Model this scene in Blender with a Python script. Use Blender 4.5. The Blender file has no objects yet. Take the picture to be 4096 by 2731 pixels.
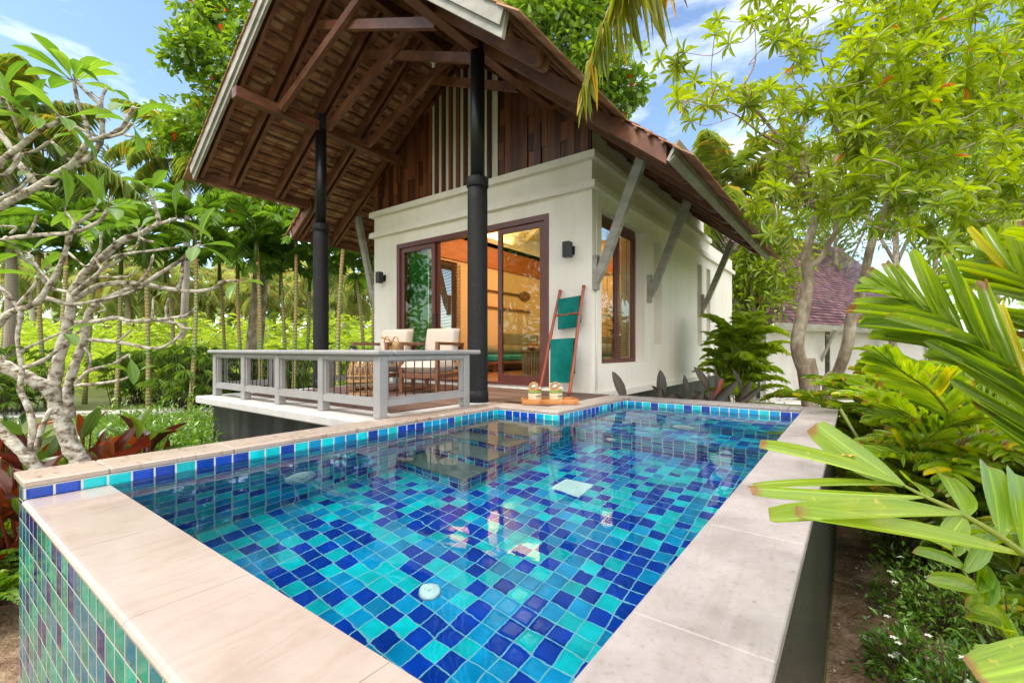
import bpy, math, random
import numpy as np
random.seed(7); rng = np.random.default_rng(7)
C = bpy.context.scene.collection
PI = math.pi
# ------------------------------------------------------------------ survey helpers
SF, SYH, SCX, EYE = 1836.64, 1397.8, 2048.0, .56
YAW = math.radians(36.678)
FX, FY = -math.sin(YAW), math.cos(YAW)
RX, RY = math.cos(YAW), math.sin(YAW)
def P(sx, sy, d):                       # a point seen in that direction, d metres deep
    l = (sx-SCX)/SF*d
    return np.array([FX*d+RX*l, FY*d+RY*l, EYE-(sy-SYH)/SF*d])
def px(p):
    d = p[0]*FX+p[1]*FY; return SCX+SF*(p[0]*RX+p[1]*RY)/max(d, .01)
G = -1.2                                # garden level
# ------------------------------------------------------------------ mesh builder
class MB:
    def __init__(s): s.v=[]; s.f=[]; s.n=0; s.sm=[]; s.cur=0.5; s.rr=[]
    def add(s, vs, fs, smooth=False):
        o=s.n; s.v.extend([tuple(map(float,q)) for q in vs]); s.n+=len(vs); s.rr.extend([s.cur]*len(vs))
        s.f.extend([tuple(i+o for i in q) for q in fs]); s.sm.extend([smooth]*len(fs)); return s
    def box(s, x0,x1,y0,y1,z0,z1):
        vs=[(x0,y0,z0),(x1,y0,z0),(x1,y1,z0),(x0,y1,z0),(x0,y0,z1),(x1,y0,z1),(x1,y1,z1),(x0,y1,z1)]
        return s.add(vs,[(0,3,2,1),(4,5,6,7),(0,1,5,4),(1,2,6,5),(2,3,7,6),(3,0,4,7)])
    def bbox(s, x0,x1,y0,y1,z0,z1,b=.01):      # box with chamfered edges
        vs=[]; idx={}
        X=(x0,x1);Y=(y0,y1);Z=(z0,z1)
        for i in (0,1):
            for j in (0,1):
                for k in (0,1):
                    a=1-2*i;c=1-2*j;e=1-2*k
                    for t,(dx,dy,dz) in enumerate(((0,b,b),(b,0,b),(b,b,0))):
                        idx[i,j,k,t]=len(vs); vs.append((X[i]+a*dx,Y[j]+c*dy,Z[k]+e*dz))
        fs=[]
        def q(l): fs.append(tuple(idx[t] for t in l))
        for i in (0,1): q([(i,0,0,0),(i,1,0,0),(i,1,1,0),(i,0,1,0)][::1 if i else -1])
        for j in (0,1): q([(0,j,0,1),(1,j,0,1),(1,j,1,1),(0,j,1,1)][::-1 if j else 1])
        for k in (0,1): q([(0,0,k,2),(1,0,k,2),(1,1,k,2),(0,1,k,2)][::1 if k else -1])
        for j in (0,1):
            for k in (0,1): q([(0,j,k,1),(1,j,k,1),(1,j,k,2),(0,j,k,2)])
        for i in (0,1):
            for k in (0,1): q([(i,0,k,0),(i,1,k,0),(i,1,k,2),(i,0,k,2)])
        for i in (0,1):
            for j in (0,1): q([(i,j,0,0),(i,j,1,0),(i,j,1,1),(i,j,0,1)])
        for i in (0,1):
            for j in (0,1):
                for k in (0,1): q([(i,j,k,0),(i,j,k,1),(i,j,k,2)])
        return s.add(vs,fs)
    def prism(s, poly, a, b):                # poly of 3D points, extruded by vector b-a
        a=np.array(a,float); n=len(poly); p=[np.array(q,float) for q in poly]
        d=np.array(b,float)-a
        vs=p+[q+d for q in p]
        return s.add(vs,[tuple(range(n))[::-1],tuple(range(n,2*n))]+[(i,(i+1)%n,(i+1)%n+n,i+n) for i in range(n)])
    def xz(s, pts, y0, y1):                  # polygon in XZ extruded along Y
        return s.prism([(x,y0,z) for x,z in pts],(0,y0,0),(0,y1,0))
    def yz(s, pts, x0, x1):
        return s.prism([(x0,y,z) for y,z in pts],(x0,0,0),(x1,0,0))
    def bar(s, a, b, w, h, up=(0,0,1)):      # oriented bar
        a=np.array(a,float);b=np.array(b,float);d=b-a;d/=np.linalg.norm(d)
        u=np.array(up,float);u-=d*(u@d)
        if np.linalg.norm(u)<1e-4: u=np.array([1.,0,0]);u-=d*(u@d)
        u/=np.linalg.norm(u);r=np.cross(d,u)
        c=[(-1,-1),(1,-1),(1,1),(-1,1)]
        vs=[a+r*(w/2*i)+u*(h/2*j) for i,j in c]+[b+r*(w/2*i)+u*(h/2*j) for i,j in c]
        return s.add(vs,[(0,3,2,1),(4,5,6,7),(0,1,5,4),(1,2,6,5),(2,3,7,6),(3,0,4,7)])
    def tube(s, pts, rad, n=8, wob=0, cap=True):
        pts=[np.array(p,float) for p in pts]; m=len(pts)
        if not hasattr(rad,'__len__'): rad=[rad]*m
        vs=[];ref=None
        for i,p in enumerate(pts):
            d=pts[min(i+1,m-1)]-pts[max(i-1,0)]; L=np.linalg.norm(d); d=d/L if L>0 else np.array([0,0,1.])
            if ref is None: ref=np.array([0,0,1.]) if abs(d[2])<.9 else np.array([1.,0,0])
            u=ref-d*(ref@d); u/=max(np.linalg.norm(u),1e-6); ref=u; w=np.cross(d,u)
            for k in range(n):
                a=2*PI*k/n; r=rad[i]*(1+(wob*(random.random()-.5) if wob else 0))
                vs.append(p+u*(math.cos(a)*r)+w*(math.sin(a)*r))
        fs=[(i*n+k,i*n+(k+1)%n,(i+1)*n+(k+1)%n,(i+1)*n+k) for i in range(m-1) for k in range(n)]
        if cap: fs+=[tuple(range(n))[::-1],tuple(range((m-1)*n,m*n))]
        return s.add(vs,fs,True)
    def lathe(s, c, prof, n=20):             # prof: (r,z)
        vs=[(c[0]+r*math.cos(2*PI*k/n),c[1]+r*math.sin(2*PI*k/n),c[2]+z) for r,z in prof for k in range(n)]
        m=len(prof)
        return s.add(vs,[(i*n+k,i*n+(k+1)%n,(i+1)*n+(k+1)%n,(i+1)*n+k) for i in range(m-1) for k in range(n)]+[tuple(range(n))[::-1],tuple(range((m-1)*n,m*n))],True)
    def grid(s, fn, nu, nv, smooth=True):
        vs=[fn(i/nu,j/nv) for i in range(nu+1) for j in range(nv+1)]
        return s.add(vs,[(i*(nv+1)+j,(i+1)*(nv+1)+j,(i+1)*(nv+1)+j+1,i*(nv+1)+j+1) for i in range(nu) for j in range(nv)],smooth)
    def build(s, name, mat, parent=None, loc=None, smooth=None):
        me=bpy.data.meshes.new(name)
        v=np.array(s.v,float).reshape(-1,3)
        if loc is not None: v=v-np.array(loc)
        me.from_pydata(v.tolist(),[],s.f); me.polygons.foreach_set('use_smooth',s.sm if smooth is None else [smooth]*len(s.f))
        if len(set(s.rr[::50]))>1:
            at=me.attributes.new('rnd','FLOAT','POINT'); at.data.foreach_set('value',np.array(s.rr,np.float32))
        me.update(); me.materials.append(mat)
        o=bpy.data.objects.new(name,me); C.objects.link(o)
        if parent is not None: o.parent=parent
        elif loc is not None: o.location=loc
        return o
# leaf batches: many small blades of one template, built with numpy
def leaf_tpl(prof, bend, fold=.18):          # prof: (x,width); 3 verts per station
    v=[];
    for x,w in prof: z=-bend*x*x; v+= [(x,-w/2,z+fold*w),(x,0,z),(x,w/2,z+fold*w)]
    f=[]
    for i in range(len(prof)-1):
        a=i*3; f+=[(a,a+3,a+4,a+1),(a+1,a+4,a+5,a+2)]
    return np.array(v),f
T_LEAF=leaf_tpl([(0,.08),(.25,.6),(.6,1),(.85,.7),(1,.05)],.3)
T_LEAFS=leaf_tpl([(0,.1),(.5,1),(1,.05)],.2)
T_OBO=leaf_tpl([(0,.1),(.4,.6),(.8,1),(1,.4)],.15,.1)
T_STRIP=leaf_tpl([(0,.5),(.3,1),(.7,.75),(1,.06)],.35,.25)
T_STRIPL=leaf_tpl([(0,.6),(.5,1),(1,.05)],.45,.25)
T_HANG=leaf_tpl([(0,.6),(.2,1),(.45,.9),(.7,.6),(1,.04)],.05,.25)
T_BROAD=leaf_tpl([(0,.35),(.2,.8),(.5,1),(.8,.95),(.97,.8),(1,.45)],.16,.16)
T_NEAR=leaf_tpl([(i/11,w) for i,w in enumerate((.14,.38,.6,.78,.9,.97,1,.99,.97,.93,.88,.72))],.16,.12)
T_BIG=leaf_tpl([(0,.08),(.08,.3),(.25,.78),(.5,1),(.75,.8),(.92,.4),(1,.03)],.3,.15)
T_FRANG=leaf_tpl([(0,.06),(.15,.25),(.35,.7),(.6,1),(.82,.85),(.95,.4),(1,.03)],.22,.12)
class LB:
    def __init__(s,tpl): s.t=tpl; s.a=[]
    def add(s,p,d,up,L,W,r=None,bend=1.0):
        d=np.array(d,float); d/=np.linalg.norm(d)+1e-9; u=np.array(up,float); u=u-d*(u@d); k=np.linalg.norm(u)
        if k<1e-3: u=np.array([1.,.3,0]); u=u-d*(u@d); k=np.linalg.norm(u)
        s.a.append((p[0],p[1],p[2],*d,*(u/k),L,W,random.random() if r is None else r,bend))
    def arrays(s):
        A=np.array(s.a); T,F=s.t; k=len(T)
        p=A[:,0:3];d=A[:,3:6];u=A[:,6:9];sd=np.cross(d,u);L=A[:,9];W=A[:,10]
        bz=A[:,12]
        v=p[:,None,:]+d[:,None,:]*(L[:,None]*T[:,0])[:,:,None]+sd[:,None,:]*(W[:,None]*T[:,1])[:,:,None]+u[:,None,:]*(L[:,None]*T[:,2]*bz[:,None])[:,:,None]
        FF=np.array(F); f=(FF[None]+(np.arange(len(A))*k)[:,None,None]).reshape(-1,4)
        return v.reshape(-1,3),f,np.repeat(A[:,11],k),np.tile(T[:,0],len(A)),np.tile(np.array([-1.,0,1]*(k//3)),len(A))
def build_leaves(name, lbs, mat, parent=None, extra=None, loc=None):
    V=[];Fq=[];R=[];n=0;LX=[];LY=[]
    fl=[]
    for lb in lbs:
        if not lb.a: continue
        v,f,r,lx,ly=lb.arrays(); LX.append(lx); LY.append(ly); V.append(v); Fq.append(f+n); R.append(r); n+=len(v)
    if extra is not None and extra.n:
        V.append(np.array(extra.v)); R.append(np.full(extra.n,-1.0)); LX.append(np.zeros(extra.n)); LY.append(np.ones(extra.n)*.5); fl=[tuple(i+n for i in q) for q in extra.f]; n+=extra.n
    V=np.concatenate(V); R=np.concatenate(R)
    if loc is not None: V=V-np.array(loc)
    faces=(np.concatenate(Fq).tolist() if Fq else [])+fl
    me=bpy.data.meshes.new(name); me.from_pydata(V.tolist(),[],faces)
    at=me.attributes.new('rnd','FLOAT','POINT'); at.data.foreach_set('value',R.astype(np.float32))
    for nm_,ar in (('lx',LX),('ly',LY)): me.attributes.new(nm_,'FLOAT','POINT').data.foreach_set('value',np.concatenate(ar).astype(np.float32))
    me.polygons.foreach_set('use_smooth',[True]*len(me.polygons)); me.update(); me.materials.append(mat)
    o=bpy.data.objects.new(name,me); C.objects.link(o)
    if parent is not None: o.parent=parent
    elif loc is not None: o.location=loc
    return o
# ------------------------------------------------------------------ things and tags
def tag(o,label,cat,group=None):
    o['label']=label;o['category']=cat
    if group:o['group']=group
    return o
def thing(name,label,cat,loc=(0,0,0),group=None,rz=0):
    o=bpy.data.objects.new(name,None); C.objects.link(o); o.location=loc; o.rotation_euler=(0,0,rz); o.empty_display_size=.1
    return tag(o,label,cat,group)
def struct(o): o['kind']='structure'; return o
def dup(root,loc,rz=0,label=None,sc=1.0):
    r=root.copy(); C.objects.link(r); r.location=loc; r.rotation_euler=(0,0,rz); r.scale=(sc,)*3
    if label:r['label']=label
    for ch in list(root.children):
        c=ch.copy(); C.objects.link(c); c.parent=r
        for g in list(ch.children):
            d=g.copy(); C.objects.link(d); d.parent=c
    return r
# ------------------------------------------------------------------ materials
def nmat(name):
    m=bpy.data.materials.new(name); m.use_nodes=True; nt=m.node_tree
    for n in list(nt.nodes): nt.nodes.remove(n)
    out=nt.nodes.new('ShaderNodeOutputMaterial'); return m,nt,out
def node(nt,t,**kw):
    n=nt.nodes.new('ShaderNode'+t)
    for k,v in kw.items():
        if k.startswith('i_'):
            key=k[2:].replace('_',' '); n.inputs[key].default_value=v
        else: setattr(n,k,v)
    return n
def ramp(nt,fac,stops):
    r=nt.nodes.new('ShaderNodeValToRGB'); e=r.color_ramp.elements
    e[0].position=stops[0][0]; e[0].color=(*stops[0][1],1)
    e[1].position=stops[-1][0]; e[1].color=(*stops[-1][1],1)
    for p,c in stops[1:-1]:
        q=e.new(p); q.color=(*c,1)
    nt.links.new(fac,r.inputs[0]); return r.outputs[0]
def coords(nt,scale=(1,1,1)):
    tc=node(nt,'TexCoord'); mp=node(nt,'Mapping'); mp.inputs['Scale'].default_value=scale
    nt.links.new(tc.outputs['Object'],mp.inputs[0]); return mp.outputs[0]
def noisy(name,cols,scale=4,stretch=(1,1,1),rough=.6,bump=.1,bscale=None,detail=6,spec=.5,bdist=.02,lo=.3,hi=.7,coat=0,streak=None):
    m,nt,out=nmat(name); b=node(nt,'BsdfPrincipled'); c=coords(nt,stretch)
    n=node(nt,'TexNoise'); n.inputs['Scale'].default_value=scale; n.inputs['Detail'].default_value=detail; n.inputs['Roughness'].default_value=.62
    nt.links.new(c,n.inputs[0])
    k=len(cols); st=[(lo+(hi-lo)*i/(k-1),q) for i,q in enumerate(cols)]
    colo=ramp(nt,n.outputs[0],st)
    if streak:
        mp=node(nt,'Mapping'); mp.inputs['Scale'].default_value=(5,5,.35); nt.links.new(c,mp.inputs[0]); ns=node(nt,'TexNoise'); ns.inputs['Scale'].default_value=1.5; ns.inputs['Detail'].default_value=7; nt.links.new(mp.outputs[0],ns.inputs[0]); mxs=node(nt,'Mix',data_type='RGBA',blend_type='MULTIPLY'); mxs.inputs['Factor'].default_value=1; nt.links.new(colo,mxs.inputs[6]); nt.links.new(ramp(nt,ns.outputs[0],[(.5,(1,1,1)),(.75,streak)]),mxs.inputs[7]); colo=mxs.outputs[2]
    nt.links.new(colo,b.inputs['Base Color'])
    b.inputs['Roughness'].default_value=rough; b.inputs['Specular IOR Level'].default_value=spec
    b.inputs['Coat Weight'].default_value=coat
    if bump:
        n2=node(nt,'TexNoise'); n2.inputs['Scale'].default_value=bscale or scale*4; n2.inputs['Detail'].default_value=8; nt.links.new(c,n2.inputs[0])
        bp=node(nt,'Bump'); bp.inputs['Strength'].default_value=bump; bp.inputs['Distance'].default_value=bdist
        nt.links.new(n2.outputs[0],bp.inputs['Height']); nt.links.new(bp.outputs[0],b.inputs['Normal'])
    nt.links.new(b.outputs[0],out.inputs[0]); return m
def plain(name,col,rough=.5,metal=0,spec=.5):
    m,nt,out=nmat(name); b=node(nt,'BsdfPrincipled'); b.inputs['Base Color'].default_value=(*col,1)
    b.inputs['Roughness'].default_value=rough; b.inputs['Metallic'].default_value=metal; b.inputs['Specular IOR Level'].default_value=spec
    nt.links.new(b.outputs[0],out.inputs[0]); return m
def math_(nt,op,a,b=None,c=None):
    n=node(nt,'Math',operation=op)
    for i,x in enumerate((a,b,c)):
        if x is None: continue
        if isinstance(x,(int,float)): n.inputs[i].default_value=x
        else: nt.links.new(x,n.inputs[i])
    return n.outputs[0]
TP=.0905
def tile_mat(name,axes,offs,cols,pitch=(TP,TP),grout=(.62,.6,.55),gw=.06,rough=.12,seed=0,sat=1):
    m,nt,out=nmat(name); b=node(nt,'BsdfPrincipled'); tc=node(nt,'TexCoord'); sp=node(nt,'SeparateXYZ')
    wn=node(nt,'TexNoise'); wn.inputs['Scale'].default_value=9; nt.links.new(tc.outputs['Object'],wn.inputs[0])
    nt.links.new(tc.outputs['Object'],sp.inputs[0])
    cell=[];gm=[];fr=[]
    for i,a in enumerate(axes):
        t=math_(nt,'DIVIDE',math_(nt,'SUBTRACT',sp.outputs['XYZ'.index(a)],offs[i]),pitch[i])
        cell.append(math_(nt,'FLOOR',t)); f=math_(nt,'FRACT',t); fr.append(f)
        gm.append(math_(nt,'MINIMUM',f,math_(nt,'SUBTRACT',1.0,f)))
    cb=node(nt,'CombineXYZ'); nt.links.new(cell[0],cb.inputs[0]); nt.links.new(cell[1],cb.inputs[1]); cb.inputs[2].default_value=seed
    w=node(nt,'TexWhiteNoise',noise_dimensions='3D'); nt.links.new(cb.outputs[0],w.inputs['Vector'])
    r=node(nt,'ValToRGB'); r.color_ramp.interpolation='CONSTANT'
    e=r.color_ramp.elements; e[0].position=0; e[0].color=(*cols[0][1],1); e[1].position=cols[1][0]; e[1].color=(*cols[1][1],1)
    for p,c in cols[2:]:
        q=e.new(p); q.color=(*c,1)
    par=math_(nt,'MODULO',math_(nt,'ABSOLUTE',math_(nt,'ADD',cell[0],cell[1])),2.0)
    nt.links.new(math_(nt,'ADD',math_(nt,'MULTIPLY',w.outputs['Value'],.8),math_(nt,'MULTIPLY',par,.2)),r.inputs[0])
    # glaze variation inside each tile: paler rim, mottling
    mn=math_(nt,'MINIMUM',gm[0],gm[1])
    hsv=node(nt,'HueSaturation'); nt.links.new(r.outputs[0],hsv.inputs['Color'])
    v=math_(nt,'ADD',math_(nt,'MULTIPLY',wn.outputs[0],.9),.55)
    w2=math_(nt,'ADD',math_(nt,'MULTIPLY',math_(nt,'FRACT',math_(nt,'MULTIPLY',w.outputs['Value'],37.0)),.35),.82)
    nt.links.new(math_(nt,'MULTIPLY',v,w2),hsv.inputs['Value'])
    g=node(nt,'MapRange'); g.inputs['From Min'].default_value=gw*.5; g.inputs['From Max'].default_value=gw*.95
    nt.links.new(mn,g.inputs['Value'])
    mx=node(nt,'Mix',data_type='RGBA'); nt.links.new(g.outputs[0],mx.inputs['Factor']); mx.inputs[6].default_value=(*grout,1); nt.links.new(hsv.outputs[0],mx.inputs[7])
    nt.links.new(mx.outputs[2],b.inputs['Base Color'])
    rr=node(nt,'MapRange'); rr.inputs['To Min'].default_value=.7; rr.inputs['To Max'].default_value=rough; nt.links.new(g.outputs[0],rr.inputs['Value']); nt.links.new(rr.outputs[0],b.inputs['Roughness'])
    pil=node(nt,'MapRange'); pil.inputs['From Max'].default_value=.16; nt.links.new(mn,pil.inputs['Value'])
    hh=math_(nt,'ADD',pil.outputs[0],math_(nt,'MULTIPLY',wn.outputs[0],.35))
    bp=node(nt,'Bump'); bp.inputs['Strength'].default_value=.5; bp.inputs['Distance'].default_value=.004; nt.links.new(hh,bp.inputs['Height']); nt.links.new(bp.outputs[0],b.inputs['Normal'])
    nt.links.new(b.outputs[0],out.inputs[0]); return m
def leaf_mat(name,c0,c1,odd=None,oddp=.04,tr=.4,rough=.4,trc=None,stem=(.2,.17,.12),spots=False):
    m,nt,out=nmat(name); at=node(nt,'Attribute',attribute_name='rnd')
    tc=node(nt,'TexCoord'); nz=node(nt,'TexNoise'); nz.inputs['Scale'].default_value=1.3; nt.links.new(tc.outputs['Object'],nz.inputs[0])
    f=math_(nt,'ADD',math_(nt,'MULTIPLY',at.outputs['Fac'],.65),math_(nt,'MULTIPLY',math_(nt,'SUBTRACT',nz.outputs[0],.35),1.2))
    st=[(0.0,c0),(1.0,c1)]
    col=ramp(nt,f,st)
    if odd:
        g=math_(nt,'GREATER_THAN',at.outputs['Fac'],1-oddp); mx=node(nt,'Mix',data_type='RGBA'); nt.links.new(g,mx.inputs['Factor']); nt.links.new(col,mx.inputs[6]); mx.inputs[7].default_value=(*odd,1); col=mx.outputs[2]
    ax=node(nt,'Attribute',attribute_name='lx'); ay=node(nt,'Attribute',attribute_name='ly'); cv=node(nt,'CombineXYZ')
    nt.links.new(math_(nt,'ADD',math_(nt,'MULTIPLY',ay.outputs['Fac'],5.0),math_(nt,'MULTIPLY',at.outputs['Fac'],91.0)),cv.inputs[0]); nt.links.new(math_(nt,'MULTIPLY',ax.outputs['Fac'],.9),cv.inputs[1]); nt.links.new(math_(nt,'MULTIPLY',at.outputs['Fac'],37.0),cv.inputs[2])
    sn=node(nt,'TexNoise'); sn.inputs['Scale'].default_value=1.6; sn.inputs['Detail'].default_value=5; nt.links.new(cv.outputs[0],sn.inputs[0])
    rib=node(nt,'MapRange'); rib.inputs['From Min'].default_value=.05; rib.inputs['From Max'].default_value=.11; rib.inputs['To Min'].default_value=1.45; rib.inputs['To Max'].default_value=1.0; nt.links.new(math_(nt,'ABSOLUTE',ay.outputs['Fac']),rib.inputs['Value'])
    hv=node(nt,'HueSaturation'); nt.links.new(col,hv.inputs['Color']); nt.links.new(math_(nt,'MULTIPLY',math_(nt,'ADD',math_(nt,'MULTIPLY',sn.outputs[0],1.1),.45),rib.outputs[0]),hv.inputs['Value']); nt.links.new(math_(nt,'ADD',math_(nt,'MULTIPLY',sn.outputs[0],-.07),.535),hv.inputs['Hue']); col=hv.outputs[0]
    if spots:
        n6=node(nt,'TexNoise'); n6.inputs['Scale'].default_value=55; n6.inputs['Detail'].default_value=3; nt.links.new(tc.outputs['Object'],n6.inputs[0])
        n7=node(nt,'TexNoise'); n7.inputs['Scale'].default_value=9; n7.inputs['Detail'].default_value=6; nt.links.new(tc.outputs['Object'],n7.inputs[0])
        tip=math_(nt,'MULTIPLY',math_(nt,'SUBTRACT',ax.outputs['Fac'],.80),1.6)
        br=math_(nt,'ADD',tip,n7.outputs[0])
        for fac,c_ in ((ramp(nt,n6.outputs[0],[(.66,(0,0,0)),(.72,(1,1,1))]),(.42,.36,.06)),(ramp(nt,n7.outputs[0],[(.60,(0,0,0)),(.78,(.7,.7,.7))]),(.36,.38,.05)),(ramp(nt,br,[(.74,(0,0,0)),(.84,(1,1,1))]),(.22,.12,.035))):
            mx=node(nt,'Mix',data_type='RGBA'); nt.links.new(fac,mx.inputs['Factor']); nt.links.new(col,mx.inputs[6]); mx.inputs[7].default_value=(*c_,1); col=mx.outputs[2]
    s=math_(nt,'LESS_THAN',at.outputs['Fac'],-.5); mx=node(nt,'Mix',data_type='RGBA'); nt.links.new(s,mx.inputs['Factor']); nt.links.new(col,mx.inputs[6]); mx.inputs[7].default_value=(*stem,1); col=mx.outputs[2]
    b=node(nt,'BsdfPrincipled'); nt.links.new(col,b.inputs['Base Color']); b.inputs['Roughness'].default_value=rough
    t=node(nt,'BsdfTranslucent'); hs=node(nt,'HueSaturation'); hs.inputs['Hue'].default_value=.485; hs.inputs['Saturation'].default_value=1.1; hs.inputs['Value'].default_value=2.1; nt.links.new(col,hs.inputs['Color']); nt.links.new(hs.outputs[0],t.inputs[0])
    ms=node(nt,'MixShader'); ms.inputs[0].default_value=tr; nt.links.new(b.outputs[0],ms.inputs[1]); nt.links.new(t.outputs[0],ms.inputs[2])
    nt.links.new(ms.outputs[0],out.inputs[0]); return m
def glass_mat(name,tint,f0=1.5,rough=0.0):
    m,nt,out=nmat(name); lw=node(nt,'LayerWeight'); lw.inputs[0].default_value=.5; r0=((f0-1)/(f0+1))**2
    fx=math_(nt,'ADD',math_(nt,'MULTIPLY',math_(nt,'POWER',lw.outputs['Facing'],5.0),1-r0),r0)
    t=node(nt,'BsdfTransparent'); t.inputs[0].default_value=(*tint,1); g=node(nt,'BsdfGlossy'); g.inputs['Roughness'].default_value=rough; g.inputs['Color'].default_value=(.9,.95,.95,1)
    ms=node(nt,'MixShader'); nt.links.new(fx,ms.inputs[0]); nt.links.new(t.outputs[0],ms.inputs[1]); nt.links.new(g.outputs[0],ms.inputs[2]); nt.links.new(ms.outputs[0],out.inputs[0]); return m
def emit(name,col,s):
    m,nt,out=nmat(name); e=node(nt,'Emission'); e.inputs[0].default_value=(*col,1); e.inputs[1].default_value=s; nt.links.new(e.outputs[0],out.inputs[0]); return m
M={}
M['white']=noisy('white_render',[(.71,.66,.60),(.78,.735,.68),(.81,.77,.715)],1.2,(1,1,.5),.75,.15,40,spec=.3,bdist=.004,streak=(.95,.935,.91))
M['white2']=noisy('trim_white',[(.73,.685,.63),(.79,.745,.69)],3,rough=.7,bump=.06,bscale=50,spec=.3,bdist=.003)
M['railpaint']=noisy('grey_paint',[(.25,.243,.243),(.30,.292,.292)],6,rough=.45,bump=.12,bscale=40,bdist=.002)
M['greywood']=noisy('weathered_grey_paint',[(.20,.19,.16),(.29,.275,.24),(.37,.355,.315)],3,(1,1,3),.6,.15,30,bdist=.003)
M['wood']=noisy('dark_teak',[(.06,.018,.009),(.135,.048,.023),(.22,.10,.05)],5,(3,.6,3),.5,.25,20,bdist=.004)
M['woodx']=noisy('rafter_teak',[(.065,.02,.01),(.15,.052,.025),(.24,.11,.055)],5,(.7,3,.7),.5,.25,20,bdist=.004)
M['board']=noisy('gable_boards',[(.022,.007,.004),(.065,.02,.009),(.14,.048,.02)],2.2,(4,4,.35),.45,.25,14,bdist=.004)
M['frame']=noisy('red_brown_frame',[(.11,.034,.03),(.14,.045,.04)],3,rough=.35,bump=0)
M['black']=noisy('rough_black_column',[(.005,.005,.006),(.010,.010,.012),(.028,.028,.032)],60,rough=.6,spec=.3,bump=.7,bscale=70,bdist=.012,lo=.4,hi=.75)
M['blacks']=noisy('smooth_black_column',[(.005,.005,.007),(.010,.010,.013)],8,rough=.4,spec=.35,bump=.1,bdist=.003)
M['blackmetal']=plain('black_metal',(.015,.015,.017),.4)
M['slate']=noisy('stained_black_slate',[(.008,.008,.009),(.02,.02,.02),(.05,.05,.045),(.14,.14,.12)],2.4,(2.2,2.2,.35),.6,.4,30,bdist=.006,lo=.32,hi=.78,detail=10)
M['granite']=noisy('flamed_granite',[(.008,.009,.007),(.022,.023,.019),(.075,.075,.065)],150,(1,1,.7),.45,.5,150,bdist=.003,detail=3,lo=.35,hi=.7)
M['step']=noisy('grey_step_stone',[(.10,.11,.10),(.15,.155,.14)],5,rough=.4,bump=.1)
def coping_mat(name,a,b,c,rough,wet=.0,spots=True):
    m,nt,out=nmat(name); bs=node(nt,'BsdfPrincipled'); cc=coords(nt,(1,1,1))
    n=node(nt,'TexNoise'); n.inputs['Scale'].default_value=2.2; n.inputs['Detail'].default_value=12; n.inputs['Roughness'].default_value=.7; nt.links.new(cc,n.inputs[0])
    col=ramp(nt,n.outputs[0],[(.3,a),(.5,b),(.7,c)])
    mp=node(nt,'Mapping'); mp.inputs['Scale'].default_value=(6,1.2,1); mp.inputs['Rotation'].default_value=(0,0,.5); nt.links.new(cc,mp.inputs[0])
    n3=node(nt,'TexNoise'); n3.inputs['Scale'].default_value=2.5; n3.inputs['Detail'].default_value=7; n3.inputs['Distortion'].default_value=1.2; nt.links.new(mp.outputs[0],n3.inputs[0])
    v=ramp(nt,n3.outputs[0],[(.5,(1,1,1)),(.62,(.94,.91,.88)),(.67,(1,1,1))])
    mx=node(nt,'Mix',data_type='RGBA',blend_type='MULTIPLY'); mx.inputs['Factor'].default_value=1; nt.links.new(col,mx.inputs[6]); nt.links.new(v,mx.inputs[7]); col=mx.outputs[2]
    if spots:
        vo=node(nt,'TexVoronoi'); vo.inputs['Scale'].default_value=11; nt.links.new(cc,vo.inputs[0])
        s=ramp(nt,vo.outputs['Distance'],[(.03,(.6,.54,.48)),(.06,(1,1,1))])
        n4=node(nt,'TexNoise'); n4.inputs['Scale'].default_value=60; nt.links.new(cc,n4.inputs[0]); s2=ramp(nt,n4.outputs[0],[(.28,(.84,.81,.78)),(.42,(1,1,1))])
        for q in (s,s2):
            mx=node(nt,'Mix',data_type='RGBA',blend_type='MULTIPLY'); mx.inputs['Factor'].default_value=1; nt.links.new(col,mx.inputs[6]); nt.links.new(q,mx.inputs[7]); col=mx.outputs[2]
    if wet:
        mp=node(nt,'Mapping'); mp.inputs['Scale'].default_value=(7,16,1); nt.links.new(cc,mp.inputs[0])
        n5=node(nt,'TexNoise'); n5.inputs['Scale'].default_value=1.6; n5.inputs['Detail'].default_value=5; nt.links.new(mp.outputs[0],n5.inputs[0])
        spx=node(nt,'SeparateXYZ'); nt.links.new(cc,spx.inputs[0]); mk=node(nt,'MapRange'); mk.inputs['From Min'].default_value=2.0; mk.inputs['From Max'].default_value=3.6; mk.inputs['To Min'].default_value=(-.22 if name.startswith('weath') else -.02); nt.links.new(spx.outputs[1],mk.inputs['Value']); mk.inputs['To Max'].default_value=.03; q=ramp(nt,math_(nt,'ADD',n5.outputs[0],mk.outputs[0]),[(wet,(1,1,1)),(wet+.07,(.62,.52,.44))])
        mx=node(nt,'Mix',data_type='RGBA',blend_type='MULTIPLY'); mx.inputs['Factor'].default_value=1; nt.links.new(col,mx.inputs[6]); nt.links.new(q,mx.inputs[7]); col=mx.outputs[2]
    nt.links.new(col,bs.inputs['Base Color'])
    rn=node(nt,'MapRange'); rn.inputs['To Min'].default_value=rough*.6; rn.inputs['To Max'].default_value=rough*1.4; nt.links.new(n.outputs[0],rn.inputs['Value']); nt.links.new(rn.outputs[0],bs.inputs['Roughness'])
    bp=node(nt,'Bump'); bp.inputs['Strength'].default_value=.15; bp.inputs['Distance'].default_value=.002; nb=node(nt,'TexNoise'); nb.inputs['Scale'].default_value=90; nt.links.new(cc,nb.inputs[0]); nt.links.new(nb.outputs[0],bp.inputs['Height']); nt.links.new(bp.outputs[0],bs.inputs['Normal'])
    nt.links.new(bs.outputs[0],out.inputs[0]); return m
M['coping']=coping_mat('dry_travertine',(.30,.25,.215),(.365,.31,.275),(.41,.355,.32),.5)
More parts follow.
